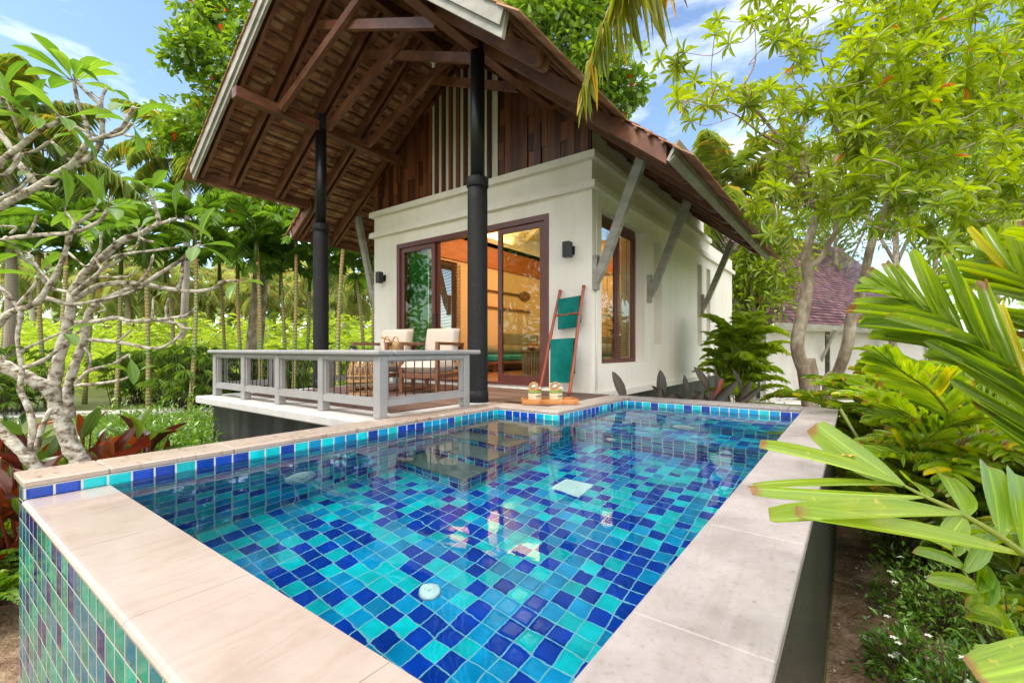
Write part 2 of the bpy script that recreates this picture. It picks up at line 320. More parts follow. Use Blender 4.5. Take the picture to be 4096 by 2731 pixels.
M['copingr']=coping_mat('weathered_travertine',(.17,.15,.145),(.27,.24,.232),(.35,.315,.305),.55,wet=.62)
M['copingl']=coping_mat('damp_spotted_travertine',(.32,.245,.19),(.40,.32,.265),(.45,.375,.32),.3,wet=.56)
M['copingw']=coping_mat('wet_travertine',(.29,.235,.20),(.345,.285,.25),(.385,.325,.295),.07,spots=False)
CO=(.001,.04,.33);MI=(.0,.24,.47);TU=(.0,.46,.50)
cols=[(0,CO),(.42,MI),(.66,TU)]
M['tz']=tile_mat('pool_floor_tiles','XY',(-2.83,.6),cols,grout=(.20,.40,.44),gw=.045)
M['tx']=tile_mat('pool_side_tiles','YZ',(.6,-.03),cols,seed=3)
M['ty']=tile_mat('pool_end_tiles','XZ',(-2.83,-.03),cols,seed=5)
ocols=[(0,(.004,.022,.13)),(.26,(.0,.15,.23)),(.5,(.0,.26,.20)),(.76,(.0,.19,.15)),(.9,(.003,.03,.2))]
M['to']=tile_mat('outer_wall_tiles','XZ',(-3.08,-.03),ocols,seed=9,rough=.08,grout=(.42,.40,.34),gw=.04)
def varied(name,stops,scale,stretch,rough,bump,bscale,bdist=.003,k=.7,spec=.4):
    m,nt,out=nmat(name); b=node(nt,'BsdfPrincipled'); at=node(nt,'Attribute',attribute_name='rnd'); c=coords(nt,stretch)
    n=node(nt,'TexNoise'); n.inputs['Scale'].default_value=scale; n.inputs['Detail'].default_value=8; nt.links.new(c,n.inputs[0])
    f=math_(nt,'ADD',math_(nt,'MULTIPLY',at.outputs['Fac'],k),math_(nt,'MULTIPLY',math_(nt,'SUBTRACT',n.outputs[0],.5),1.1)); f=math_(nt,'ADD',f,(1-k)/2)
    nt.links.new(ramp(nt,f,stops),b.inputs['Base Color']); b.inputs['Roughness'].default_value=rough; b.inputs['Specular IOR Level'].default_value=spec
    n2=node(nt,'TexNoise'); n2.inputs['Scale'].default_value=bscale; n2.inputs['Detail'].default_value=6; nt.links.new(c,n2.inputs[0])
    bp=node(nt,'Bump'); bp.inputs['Strength'].default_value=bump; bp.inputs['Distance'].default_value=bdist; nt.links.new(n2.outputs[0],bp.inputs['Height']); nt.links.new(bp.outputs[0],b.inputs['Normal'])
    nt.links.new(b.outputs[0],out.inputs[0]); return m
M['terra']=varied('terracotta_tile',[(0,(.15,.06,.035)),(.5,(.33,.155,.09)),(1,(.52,.32,.2))],7,(1,1,1),.8,.3,40,spec=.2)
M['board']=varied('gable_board',[(0,(.025,.008,.005)),(.45,(.075,.022,.011)),(1,(.22,.075,.03))],3,(4,4,.35),.42,.3,14,.004)
M['deck']=varied('brown_deck_plank',[(0,(.07,.034,.026)),(.5,(.125,.07,.055)),(1,(.2,.125,.105))],2,(1,9,1),.6,.35,25,.003)
M['vroof']=varied('plum_roof_tile',[(0,(.05,.028,.04)),(.5,(.14,.06,.08)),(1,(.27,.15,.15))],5,(1,1,1),.6,.3,30,.004)
# ================================================================== SKY, LIGHT, CAMERA
sc=bpy.context.scene
w=bpy.data.worlds.new('World'); sc.world=w; w.use_nodes=True; nt=w.node_tree
bg=nt.nodes['Background']; sk=nt.nodes.new('ShaderNodeTexSky'); sk.sky_type='NISHITA'; sk.sun_disc=False
SUN_EL,SUN_AZ=math.radians(56),math.radians(200)      # azimuth clockwise from +Y
sk.sun_elevation=SUN_EL; sk.sun_rotation=SUN_AZ; sk.air_density=1.1; sk.dust_density=.7; sk.ozone_density=2.2
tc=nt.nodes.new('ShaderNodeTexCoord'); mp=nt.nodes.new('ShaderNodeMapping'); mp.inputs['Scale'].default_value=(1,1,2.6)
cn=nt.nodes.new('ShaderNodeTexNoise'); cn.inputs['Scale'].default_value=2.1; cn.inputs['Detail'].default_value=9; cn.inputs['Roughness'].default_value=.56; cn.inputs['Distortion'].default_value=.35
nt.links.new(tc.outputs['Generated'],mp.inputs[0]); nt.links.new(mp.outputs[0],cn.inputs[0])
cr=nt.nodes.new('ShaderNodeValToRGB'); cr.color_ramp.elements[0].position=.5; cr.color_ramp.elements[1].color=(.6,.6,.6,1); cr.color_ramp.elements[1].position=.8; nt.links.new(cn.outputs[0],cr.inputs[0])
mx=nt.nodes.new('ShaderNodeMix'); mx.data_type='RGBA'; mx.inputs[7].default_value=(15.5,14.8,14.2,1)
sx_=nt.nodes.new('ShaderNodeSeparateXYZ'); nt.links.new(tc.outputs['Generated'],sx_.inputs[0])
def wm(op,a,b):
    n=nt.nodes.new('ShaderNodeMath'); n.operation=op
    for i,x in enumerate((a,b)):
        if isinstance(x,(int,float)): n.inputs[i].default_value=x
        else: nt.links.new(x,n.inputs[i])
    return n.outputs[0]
# extra cloud overhead and behind the viewer, out of view, added to lift ambient fill
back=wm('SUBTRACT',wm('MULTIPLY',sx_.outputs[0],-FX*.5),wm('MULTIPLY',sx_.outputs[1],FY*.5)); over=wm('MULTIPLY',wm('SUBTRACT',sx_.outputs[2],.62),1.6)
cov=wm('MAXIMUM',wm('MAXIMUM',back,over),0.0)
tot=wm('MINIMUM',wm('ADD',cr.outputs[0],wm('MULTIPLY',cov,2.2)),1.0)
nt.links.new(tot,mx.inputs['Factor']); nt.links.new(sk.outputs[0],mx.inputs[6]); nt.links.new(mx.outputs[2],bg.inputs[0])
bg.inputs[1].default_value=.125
sl=bpy.data.lights.new('sun','SUN'); sl.energy=1.5; sl.angle=math.radians(14); sl.color=(1,.95,.86)
so=bpy.data.objects.new('sun',sl); C.objects.link(so)
so.rotation_euler=(PI/2-SUN_EL,0,PI-SUN_AZ)
cam=bpy.data.cameras.new('camera'); co=bpy.data.objects.new('camera',cam); C.objects.link(co); sc.camera=co
co.location=(0,0,EYE); co.rotation_euler=(PI/2,0,YAW); cam.lens=36*SF/4096; cam.sensor_width=36; cam.shift_y=(SYH-1365.5)/4096; cam.clip_start=.05; cam.clip_end=800
sc.view_settings.view_transform='Standard'; sc.view_settings.look='None'; sc.view_settings.exposure=1.2
sc.cycles.max_bounces=14; sc.cycles.transparent_max_bounces=24; sc.cycles.transmission_bounces=8; sc.cycles.caustics_refractive=True; sc.cycles.sample_clamp_indirect=8; sc.cycles.use_denoising=True
# ================================================================== THE POOL
pool=thing('swimming_pool','raised plunge pool with travertine rim and blue mosaic of square tiles','pool',(-1.5,2.5,G))
def pp(mb,name,mat,parent=pool,**k):       # part under a thing whose empty is moved: keep world coordinates
    o=mb.build(name,mat,None,**k); o.parent=parent
    o.location=(-parent.location.x,-parent.location.y,-parent.location.z); return o
def relm(o,par): o.parent=par; o.location=tuple(-c for c in par.location); return o
m=MB()   # masonry core
m.box(-3.075,-2.84,.345,3.84,G-.3,-.031).box(-2.84,-.13,.345,.59,G-.3,-.118).box(-.37,-.13,.59,5.31,G-.3,-.031).box(-2.84,-.37,.59,5.31,-1.45,-1.135)
m.box(-2.43,-.37,5.08,5.31,G-.3,-.031).box(-2.84,-2.15,3.575,5.08,G-.3,-.031)
pp(m,'wall',M['granite'])
def quad(a,b,c,d): q=MB(); q.add([a,b,c,d],[(0,1,2,3)]); return q
zf=-1.13
m=MB(); m.add([(-2.83,.6,zf),(-.38,.6,zf),(-.38,3.85,zf),(-2.83,3.85,zf)],[(0,1,2,3)])
m.box(-2.14,-.38,3.85,4.3,zf,-.62); m.box(-2.14,-.38,4.3,5.07,zf,-.32)
zt=m
def tiles(name,fn,mat): q=MB(); fn(q); return pp(q,name,mat)
def f_floor(q):
    q.add([(-2.83,.6,zf),(-.38,.6,zf),(-.38,3.85,zf),(-2.83,3.85,zf)],[(0,1,2,3)])
    q.add([(-2.14,3.85,-.62),(-.38,3.85,-.62),(-.38,4.3,-.62),(-2.14,4.3,-.62)],[(0,1,2,3)])
    q.add([(-2.14,4.3,-.32),(-.38,4.3,-.32),(-.38,5.07,-.32),(-2.14,5.07,-.32)],[(0,1,2,3)])
tiles('floor_mosaic',f_floor,M['tz'])
def f_side(q):
    q.add([(-2.83,.6,zf),(-2.83,3.565,zf),(-2.83,3.565,-.03),(-2.83,.6,-.03)],[(0,1,2,3)])
    q.add([(-2.83,.324,-.078),(-2.83,.6,-.078),(-2.83,.6,-.03),(-2.83,.324,-.03)],[(0,1,2,3)])
    q.add([(-2.14,3.565,zf),(-2.14,5.07,zf),(-2.14,5.07,-.03),(-2.14,3.565,-.03)],[(0,1,2,3)])
    q.add([(-.38,.324,zf),(-.38,5.07,zf),(-.38,5.07,-.03),(-.38,.324,-.03)],[(3,2,1,0)])
tiles('side_mosaic',f_side,M['tx'])
def f_end(q):
    q.add([(-2.83,3.565,zf),(-2.14,3.565,zf),(-2.14,3.565,-.03),(-2.83,3.565,-.03)],[(0,1,2,3)])
    q.add([(-2.14,5.07,zf),(-.38,5.07,zf),(-.38,5.07,-.03),(-2.14,5.07,-.03)],[(0,1,2,3)])
    q.add([(-2.14,3.85,zf),(-.38,3.85,zf),(-.38,3.85,-.62),(-2.14,3.85,-.62)],[(0,1,2,3)])
    q.add([(-2.14,4.3,-.62),(-.38,4.3,-.62),(-.38,4.3,-.32),(-2.14,4.3,-.32)],[(0,1,2,3)])
    q.add([(-2.83,.6,zf),(-.38,.6,zf),(-.38,.6,-.1),(-2.83,.6,-.1)],[(3,2,1,0)])
tiles('end_mosaic',f_end,M['ty'])
for y,z0,z1 in ((2.33,zf,-.94),(2.6,-.94,-.76),(2.85,-.76,-.58),(3.09,-.58,-.4)): tiles('riser_mosaic',lambda q:q.add([(-2.83,y,z0),(-2.15,y,z0),(-2.15,y,z1),(-2.83,y,z1)],[(0,1,2,3)]),M['ty'])
def f_stepside(q):
    pts=[(2.33,zf),(2.33,-.94),(2.6,-.94),(2.6,-.76),(2.85,-.76),(2.85,-.58),(3.09,-.58),(3.09,-.4),(3.565,-.4),(3.565,zf)]
    q.add([(-2.15,y,z) for y,z in pts],[tuple(range(len(pts)))])
tiles('step_mosaic',f_stepside,M['tx'])
for y0,y1,z in ((2.31,2.6,-.935),(2.58,2.85,-.755),(2.83,3.09,-.575),(3.07,3.565,-.395)):
    q=MB(); q.bbox(-2.83,-2.13,y0,y1-.002,z-.01,z+.02,.006); pp(q,'step',M['step'])
def f_outer(q):
    q.add([(-3.08,.34,G-.3),(-2.83,.34,G-.3),(-2.83,.34,-.031),(-3.08,.34,-.031)],[(0,1,2,3)])
    q.add([(-2.83,.34,G-.3),(-.125,.34,G-.3),(-.125,.34,-.113),(-2.83,.34,-.113)],[(0,1,2,3)])
tiles('outer_mosaic',f_outer,M['to'])
q=MB(); q.add([(-3.08,.34,G-.3),(-3.08,3.84,G-.3),(-3.08,3.84,-.031),(-3.08,.34,-.031)],[(3,2,1,0)]); pp(q,'outer_side_mosaic',tile_mat('outer_side_tiles','YZ',(.34,-.03),ocols,seed=2,rough=.08))
def cop_run(q,axis,c0,c1,s0,s1,z1,th=.03,L=.545,first=None,b=.006):
    s=s0; k=0
    while s<s1-.01:
        e=min(s+(first if (first and k==0) else L),s1); k+=1
        if axis=='y': q.bbox(c0,c1,s+.0008,e-.0008,z1-th,z1,b)
        else: q.bbox(s+.0008,e-.0008,c0,c1,z1-th,z1,b)
        s=e
q=MB(); cop_run(q,'y',-3.09,-2.823,.322,3.572,0,first=.285); pp(q,'rim',M['copingl'])
q=MB(); cop_run(q,'x',3.572,3.83,-3.09,-2.4,0); cop_run(q,'y',-2.42,-2.143,3.832,5.34,0); q.bbox(-2.398,-2.143,3.572,3.83,-.03,0,.006); pp(q,'rim',M['coping'])
q=MB(); cop_run(q,'x',5.075,5.34,-2.141,-.385,0); cop_run(q,'y',-.383,-.112,.322,5.34,0,L=.62,b=.003); pp(q,'rim',M['copingr'])
q=MB()   # low overflow rim with a rounded outer nose
s=-2.822
for L in (.2,.62,.62,.62,.39):
    e=s+L; pts=[(.605,-.108),(.605,-.0785)]+[(.342-.024*math.sin(a),-.0935+.015*math.cos(a)) for a in np.linspace(0,PI,8)]
    q.yz(pts,s+.0008,e-.0008); s=e
pp(q,'overflow_rim',M['copingw'])
# underwater fittings
def disc(name,c,n,r,mat,par=pool):
    q=MB(); c=np.array(c,float);n=np.array(n,float); q.tube([c,c+n*.012,c+n*.022],[r,r*.97,r*.72],24); q.tube([c+n*.022,c+n*.028],[r*.16,r*.12],12)
    for k in range(8):
        a=k*PI/4; u=np.array([0,0,1.]) if abs(n[2])<.5 else np.array([1.,0,0]); v=np.cross(n,u); p=c+n*.0225+(u*math.cos(a)+v*math.sin(a))*r*.45; q.tube([p,p+n*.004],[r*.07,r*.06],8)
    return pp(q,name,mat)
wp=plain('white_pool_fitting',(.8,.8,.76),.35)
disc('pool_light',(-2.828,1.54,-.72),(1,0,0),.10,wp); disc('pool_light',(-1.25,4.3,-.47),(0,-1,0),.095,wp); disc('return_inlet',(-1.584,1.484,zf),(0,0,1),.055,wp); disc('return_inlet',(-1.75,3.85,-.88),(0,-1,0),.045,wp)
q=MB(); cx,cy=-1.585,2.83
q.box(cx-.11,cx+.11,cy-.11,cy+.11,zf+.001,zf+.008)
for i in range(9):
    for j in range(2): q.box(cx-.1+i*.0222,cx-.1+i*.0222+.012,cy-.098+j*.1,cy-.006+j*.1,zf+.008,zf+.014)
pp(q,'floor_drain',wp)
# water: one sheet, refracting
m_,nt_,out_=nmat('pool_water'); g=node(nt_,'BsdfGlass' if False else 'BsdfRefraction'); g.inputs['IOR'].default_value=1.33; g.inputs['Roughness'].default_value=0; g.inputs['Color'].default_value=(.80,.98,1,1)
gl=node(nt_,'BsdfGlossy'); gl.inputs['Roughness'].default_value=.0; fr=node(nt_,'Fresnel'); fr.inputs['IOR'].default_value=1.33
tcn=node(nt_,'TexCoord'); mpn=node(nt_,'Mapping'); mpn.inputs['Scale'].default_value=(1,1.5,1); mpn.inputs['Rotation'].default_value=(0,0,.7); nt_.links.new(tcn.outputs['Object'],mpn.inputs[0])
n1=node(nt_,'TexNoise'); n1.inputs['Scale'].default_value=3.4; n1.inputs['Detail'].default_value=1.5; n1.inputs['Distortion'].default_value=.4; nt_.links.new(mpn.outputs[0],n1.inputs[0])
n2=node(nt_,'TexNoise'); n2.inputs['Scale'].default_value=15; n2.inputs['Detail'].default_value=2; nt_.links.new(mpn.outputs[0],n2.inputs[0])
hh=math_(nt_,'ADD',n1.outputs[0],math_(nt_,'MULTIPLY',n2.outputs[0],.10)); bp=node(nt_,'Bump'); bp.inputs['Strength'].default_value=.5; bp.inputs['Distance'].default_value=.005; nt_.links.new(hh,bp.inputs['Height'])
for s_ in (g,gl,fr): nt_.links.new(bp.outputs[0],s_.inputs['Normal'])
ms=node(nt_,'MixShader'); nt_.links.new(fr.outputs[0],ms.inputs[0]); nt_.links.new(g.outputs[0],ms.inputs[1]); nt_.links.new(gl.outputs[0],ms.inputs[2]); nt_.links.new(ms.outputs[0],out_.inputs[0])
q=MB(); z=-.0805; q.add([(-2.83,.6,z),(-.38,.6,z),(-.38,5.07,z),(-2.14,5.07,z),(-2.14,3.565,z),(-2.83,3.565,z)],[(0,1,2,3,4,5)]); wo=struct(q.build('pool_water',m_))
# ================================================================== DECK
deck=thing('veranda_deck','white edged concrete veranda deck with brown boards on a stained black plinth','deck',(-4.8,3.7,G))
q=MB(); q.bbox(-6.43,-3.092,2.18,3.845,-.09,-.004,.012); q.box(-6.43,-3.092,3.845,5.28,-.09,-.004); q.box(-3.092,-2.422,3.832,5.28,-.09,-.004); pp(q,'slab',M['railpaint'] if False else noisy('painted_concrete',[(.44,.425,.415),(.54,.52,.505)],5,rough=.5,bump=.15,bscale=30,bdist=.003),deck)
q=MB(); q.box(-6.33,-3.1,2.34,5.2,G-.3,-.0905); pp(q,'plinth',M['slate'],deck)
q=MB(); y=2.62; r=0
while y<5.25:
    x=-6.15-random.random()*.5
    while x<-2.44:
        q.cur=random.random(); L=random.uniform(.9,1.5); x0=max(x,-6.15); xe=-3.28 if y+.14<3.85 else -2.425; x1=min(x+L,xe)
        if x1-x0>.02: q.box(x0+.001,x1-.001,y+.0015,min(y+.1465,5.27),-.004,.004)
        x+=L
    y+=.15
pp(q,'decking',M['deck'],deck)
q=MB(); q.box(-2.98,-2.62,3.86,3.95,.0045,.008)
for i in range(24): q.box(-2.98+.015*i+.003,-2.98+.015*i+.009,3.865,3.945,.008,.0095)
pp(q,'floor_grate',M['blackmetal'],deck)
# railing
rail=thing('deck_railing','low grey painted wooden railing with thin black balusters around the veranda','railing',(-4.7,2.38,0))
RX0,RX1,RYF,RYB=-6.33,-3.06,2.33,3.42
def post(x,y,w=.08,h=.513):
    q=MB(); q.bbox(x,x+w,y,y+w,-.002,h,.006); pp(q,'post',M['railpaint'],rail)
posts=[-6.33,-5.56,-4.785,-3.98]
for x in posts: post(x,RYF)
post(-3.155,RYF,.085); post(-3.15,3.34,.08)
q=MB(); q.bbox(-6.39,-3.04,2.29,2.46,.5135,.556,.012); q.bbox(-3.21,-3.04,2.462,3.56,.5135,.556,.012); pp(q,'handrail',M['railpaint'],rail)
q=MB(); q2=MB(); nb=0; bal=[]
def bay(a,b,axis,c):
    L=b-a
    for z0,z1,w in ((.09,.15,.07),(.15,.162,.042),(.469,.513,.07),(.458,.469,.042)):
        if axis=='x': q.bbox(a+.001,b-.001,c+.05-w/2,c+.05+w/2,z0,z1,.003)
        else: q.bbox(c+.05-w/2,c+.05+w/2,a+.001,b-.001,z0,z1,.003)
    for e in (a+.012,b-.012):
        if axis=='x': q.bbox(e-.012,e+.012,c+.03,c+.07,.1625,.4575,.002)
        else: q.bbox(c+.03,c+.07,e-.012,e+.012,.1625,.4575,.002)
    n=max(3,round(L/.105))
    for i in range(1,n):
        t=a+.03+(L-.06)*i/n; tl=random.uniform(-.004,.004)
        p=(t,c+.05) if axis=='x' else (c+.05,t)
        bal.append(((p[0]-tl,p[1],.16),(p[0]+tl,p[1],.46)))
xs=posts+[-3.155]
for i in range(4): bay(xs[i]+.08,xs[i+1],'x',RYF-.01)
bay(RYF+.085,3.34,'y',-3.16)
pp(q,'rail_frame',M['railpaint'],rail)
for a,b in bal:
    k=MB(); k.tube([a,b],.005,8); pp(k,'baluster',M['blackmetal'],rail)
rail2=thing('deck_railing','short grey railing on the far left side of the veranda beside the steps','railing',(-6.4,3.5,0))
q=MB(); bal=[]
bay(2.45,3.0,'y',-6.33); pp(q,'rail_frame',M['railpaint'],rail2); q=MB(); bay(4.0,5.15,'y',-6.42)
pp(q,'rail_frame',M['railpaint'],rail2)
for y,x in ((3.0,-6.33),(3.9,-6.42),(5.15,-6.42)):
    k=MB(); k.bbox(x,x+.09,y,y+.09,-.003,.513,.006); pp(k,'post',M['railpaint'],rail2)
k=MB(); k.bbox(-6.38,-6.2,2.48,3.14,.5135,.556,.01); pp(k,'handrail',M['railpaint'],rail2); k=MB(); k.bbox(-6.46,-6.28,3.88,5.2,.5135,.556,.01); pp(k,'handrail',M['railpaint'],rail2)
for a,b in bal:
    k=MB(); k.tube([a,b],.005,8); pp(k,'baluster',M['blackmetal'],rail2)
st=MB()
for i in range(4): st.bbox(-6.73-.3*i,-6.435-.3*i,3.1,3.95,G-.2,-.2-.19*i,.01)
pp(st,'stairs',M['white2'],deck)
# ================================================================== VILLA
villa=thing('pool_villa','white rendered pool villa with steep brown tiled gable roof over an open veranda','villa',(-4.9,8,G))
def vp(mb,name,mat,parent=villa,**k): return pp(mb,name,mat,parent,**k)
XL,XR,YF,YE=-7.12,-2.674,5.295,13.66
def wall_grid(q,axis,c,t,us,zs,holes):   # axis 'x': plane normal X at c, thickness t inward (sign)
    U=sorted(set([us[0],us[1]]+[h[0] for h in holes]+[h[1] for h in holes])); Z=sorted(set([zs[0],zs[1]]+[h[2] for h in holes]+[h[3] for h in holes]))
    U=[u for u in U if us[0]<=u<=us[1]]; Z=[z for z in Z if zs[0]<=z<=zs[1]]
    def solid(i,j):
        if i<0 or j<0 or i>=len(U)-1 or j>=len(Z)-1: return False
        u=(U[i]+U[i+1])/2; z=(Z[j]+Z[j+1])/2
        return not any(h[0]<u<h[1] and h[2]<z<h[3] for h in holes)
    def pt(u,z,d): return (c+d,u,z) if axis=='x' else (u,c+d,z)
    for i in range(len(U)-1):
        for j in range(len(Z)-1):
            if not solid(i,j): continue
            u0,u1,z0,z1=U[i],U[i+1],Z[j],Z[j+1]
            q.add([pt(u0,z0,0),pt(u1,z0,0),pt(u1,z1,0),pt(u0,z1,0)],[(0,1,2,3)]); q.add([pt(u0,z0,t),pt(u1,z0,t),pt(u1,z1,t),pt(u0,z1,t)],[(3,2,1,0)])
            for (di,dj),(a,b) in {(-1,0):((u0,z0),(u0,z1)),(1,0):((u1,z0),(u1,z1)),(0,-1):((u0,z0),(u1,z0)),(0,1):((u0,z1),(u1,z1))}.items():
                if not solid(i+di,j+dj): q.add([pt(*a,0),pt(*b,0),pt(*b,t),pt(*a,t)],[(0,1,2,3)])
q=MB(); wall_grid(q,'y',YF,.15,(XL,XR),(-.01,2.982),[(-6.476,-3.32,.057,2.407)])
vp(q,'front_wall',M['white'])
q=MB(); wall_grid(q,'x',XR,-.2,(YF+.1505,YE),(-.05,2.982),[(5.571,7.128,.37,2.42),(7.55,7.944,.65,2.4),(10.19,10.55,.65,2.4),(10.95,11.3,-.05,2.4)]); vp(q,'side_wall',M['white'])
q=MB(); wall_grid(q,'x',XL,.15,(YF+.1505,YE),(G,2.982),[(5.95,7.35,.4,2.45)]); vp(q,'side_wall',M['white'])
q=MB(); q.box(XL,XR-.201,YE-.15,YE,G,2.88); q.box(XR-.2,XR,5.3,YE,G,-.051) if False else None; vp(q,'back_wall',M['white'])
q=MB(); [vp(MB().box(XR-.32,XR-.201,a,b,c_,2.45),'niche_back',M['white']) for a,b,c_ in ((7.5,8.0,.6),(10.15,10.6,.6),(10.9,11.35,-.05))]
q=MB(); q.box(XR-.09,XR-.03,5.33,YE,G,-.052); vp(q,'base',M['slate'])
q=MB(); q.box(XR+.001,XR+.07,5.34,10.75,-.085,-.005); vp(q,'plinth_ledge',M['white2'])
q=MB(); q.box(XR-.2,XR+.02,5.32,5.45,-.01,2.60) if False else None
q.tube([(XR+.012,5.40,.0),(XR+.012,5.40,2.6)],.012,8); vp(q,'downpipe',M['white2'])
# cornices: mitred ring on front and right, left end
def cornice(z0,z1,y1,p=.07):
    q=MB(); q.box(XL-p,XR+p,YF-p,YF-.001,z0,z1); q.box(XR+.001,XR+p,YF,y1,z0,z1); q.box(XL-p,XL-.001,YF,y1,z0,z1); vp(q,'cornice',M['white2'])
cornice(2.607,2.698,YE+.07); cornice(2.983,3.075,11.15)
q=MB(); q.box(XL,XR,YF,YF+.16,2.983,3.07); q.box(XR-.2,XR,YF+.16,11.12,2.983,3.07); q.box(XL,XL+.2,YF+.16,11.12,2.983,3.07); vp(q,'wall_cap',M['white'])
q=MB(); q.box(XL+.02,XR,11.13,YE,2.96,2.981) if False else q.box(XL+.16,XR-.21,11.2,YE-.16,2.90,2.93); vp(q,'flat_roof',M['white'])
# upper side wall under the eaves, set back
vp(MB().box(XR-.20,XR-.06,5.46,10.95,3.071,3.42),'upper_wall',M['white']); vp(MB().box(XL+.06,XL+.2,5.46,10.95,3.071,3.46),'upper_wall',M['white'])
RXc,RZ=-4.85,5.1; SL,SR=.70,.81
def zr(x): return RZ-(SL*(RXc-x) if x<RXc else SR*(x-RXc))
# gable wall behind boards
q=MB(); q.xz([(XL+.02,3.071),(XR-.02,3.071),(XR-.02,zr(XR-.02)+.16),(RXc,RZ+.16),(XL+.02,zr(XL+.02)+.16)],YF+.03,YF+.16); vp(q,'gable_wall',plain('cream_gable',(.62,.60,.54),.7))
q=MB(); x=XL+.01
while x<XR-.03:
    wd=random.uniform(.09,.115); x1=min(x+wd,XR-.012)
    if x<-5.613 and x1>-5.613-.02: x1=-5.613
    if -5.62<x<-4.18: vp(q,'gable_boarding',M['board']); q=MB(); x=-4.177; continue
    z=3.073; ztop=min(zr(x),zr(x1))+.17
    while z<ztop-.01:
        L=random.choice((.25,.4,.6,.9,1.4)) ; ze=min(z+L,ztop)
        if ztop-ze<.15: ze=ztop
        q.cur=random.random(); t=random.choice((.022,.022,.03,.04,.05))
        q.box(x+.0012,x1-.0012,YF-.0+.028-t,YF+.029,z+.0008,ze-.0008); z=ze
    x=x1
vp(q,'gable_boarding',M['board'])
q=MB(); n=9
for i in range(n):
    x=-5.613+(i+.62)*(1.436/ n)+.0
    if i==n-1: continue
    q.cur=random.random(); q.box(x,x+.055,YF-.02,YF+.029,3.073,min(zr(x),zr(x+.055))+.16)
q.cur=.3; q.box(-4.2,-4.178,YF-.012,YF+.029,3.073,zr(-4.18)+.1)
vp(q,'gable_slats',M['board'])
# ---------------- roof timbers
YV,YM,YB=2.6,4.40,10.55
q=MB(); q.bbox(-6.39,-6.27,2.57,5.28,3.765,3.905,.006); vp(q,'wall_plate',M['wood'])
q=MB(); q.bbox(-3.33,-3.21,2.57,5.28,3.765,3.905,.006); vp(q,'wall_plate',M['wood'])
q=MB(); q.box(RXc-.05,RXc+.05,2.66,10.5,4.92,5.1); vp(q,'ridge_beam',M['wood'])
RD=.16
def rafter(side,y,t,xe,round_=False,mat='woodx',name='rafter',x0=None):
    q=MB(); s=-1 if side=='L' else 1; xs_=x0 if x0 is not None else RXc+s*.051
    if side=='L': pts=[(xs_,zr(xs_)),(xe,zr(xe)),(xe-.02,zr(xe-.02)+RD*.8),(xe,zr(xe)+RD),(xs_,zr(xs_)+RD)]
    else:
        dx=1/math.hypot(1,SR); dz=-SR*dx; 
        e0=np.array([xe-.12,zr(xe-.12)]); e1=np.array([xe,zr(xe)+RD])
        arc=[]
        for k in range(7):
            a=k/6*PI/2; arc.append(tuple(e0+np.array([dx,dz])*.13*math.sin(a)+np.array([0,1])*RD*(1-math.cos(a))*.9))
        pts=[(xs_,zr(xs_))]+arc+[(xe,zr(xe)+RD),(xs_,zr(xs_)+RD)]
    q.xz(pts,y,y+t); return vp(q,name,M[mat])
for yc in (3.15,3.84,4.54):
    for dy in (-.075,.025):
        if yc==4.54 : xl,xr_=-8.36,-1.45
        else: xl,xr_=-7.72,-1.99
        rafter('L',yc+dy,.05,xl); rafter('R',yc+dy,.05,xr_)
rafter('L',2.68,.045,-7.72); rafter('R',2.68,.045,-2.0)
y=5.25
while y<10.4:
    for dy in (-.07,.025): rafter('L',y+dy,.045,-8.36,x0=-6.95 if y>5.4 else None); rafter('R',y+dy,.045,-1.45,x0=-2.9 if y>5.4 else None)
    y+=.69
# main verge boards
for s,xe in (('L',-8.38),('R',-1.44)):
    q=MB(); x0=-7.75 if s=='L' else -3.9
    q.xz([(x0,zr(x0)-.005),(xe,zr(xe)-.005),(xe,zr(xe)+.19),(x0,zr(x0)+.19)],YM,YM+.045); vp(q,'verge_board',M['woodx'])
# scissor chords
for yc in (3.15,3.84,4.54):
    q=MB(); q.bar((-6.27,yc,3.85),(-4.2,yc,3.85+.39*2.07),.065,.105); vp(q,'truss_chord',M['woodx'])
    q=MB(); q.bar((-3.33,yc+.07,3.80),(-5.43,yc+.07,3.80+.41*2.1),.06,.105); vp(q,'truss_chord',M['woodx'])
# grey barge boards, stepped
for s,xe in (('L',-7.76),('R',-2.03)):
    q=MB()
    for (y0,y1,lo,hi) in ((YV,YV+.035,-.02,.20),(YV-.028,YV-.001,.06,.215)):
        pts=[(RXc,RZ+lo),(xe,zr(xe)+lo),(xe+(.05 if s=='R' else -.05),zr(xe)+hi-.02),(xe,zr(xe)+hi),(RXc,RZ+hi)]
        q.xz(pts,y0,y1)
    vp(q,'barge_board',M['greywood'])
# battens
for s in (-1,1):
    sl=SL if s<0 else SR; k=math.hypot(1,sl)
    for (ya,yb,xe) in ((YV+.036,YM,(-7.86 if s<0 else -1.95)),(YM,YB+.1,(-8.42 if s<0 else -1.38))):
        q=MB(); d=.06
        while d/k<abs(xe-RXc)-.03:
            x=RXc+s*d/k; z=zr(x)+RD
            if yb<5 or not(XL+.25<x<XR-.25) : y1=yb
            else: y1=5.33
            q.bar((x,ya-(.06 if ya==YM else 0),z+.013),(x,y1,z+.013),.032,.026,up=(-s*sl,0,1) if False else (s*sl,0,1)); d+=.172
        vp(q,'batten',M['wood'])
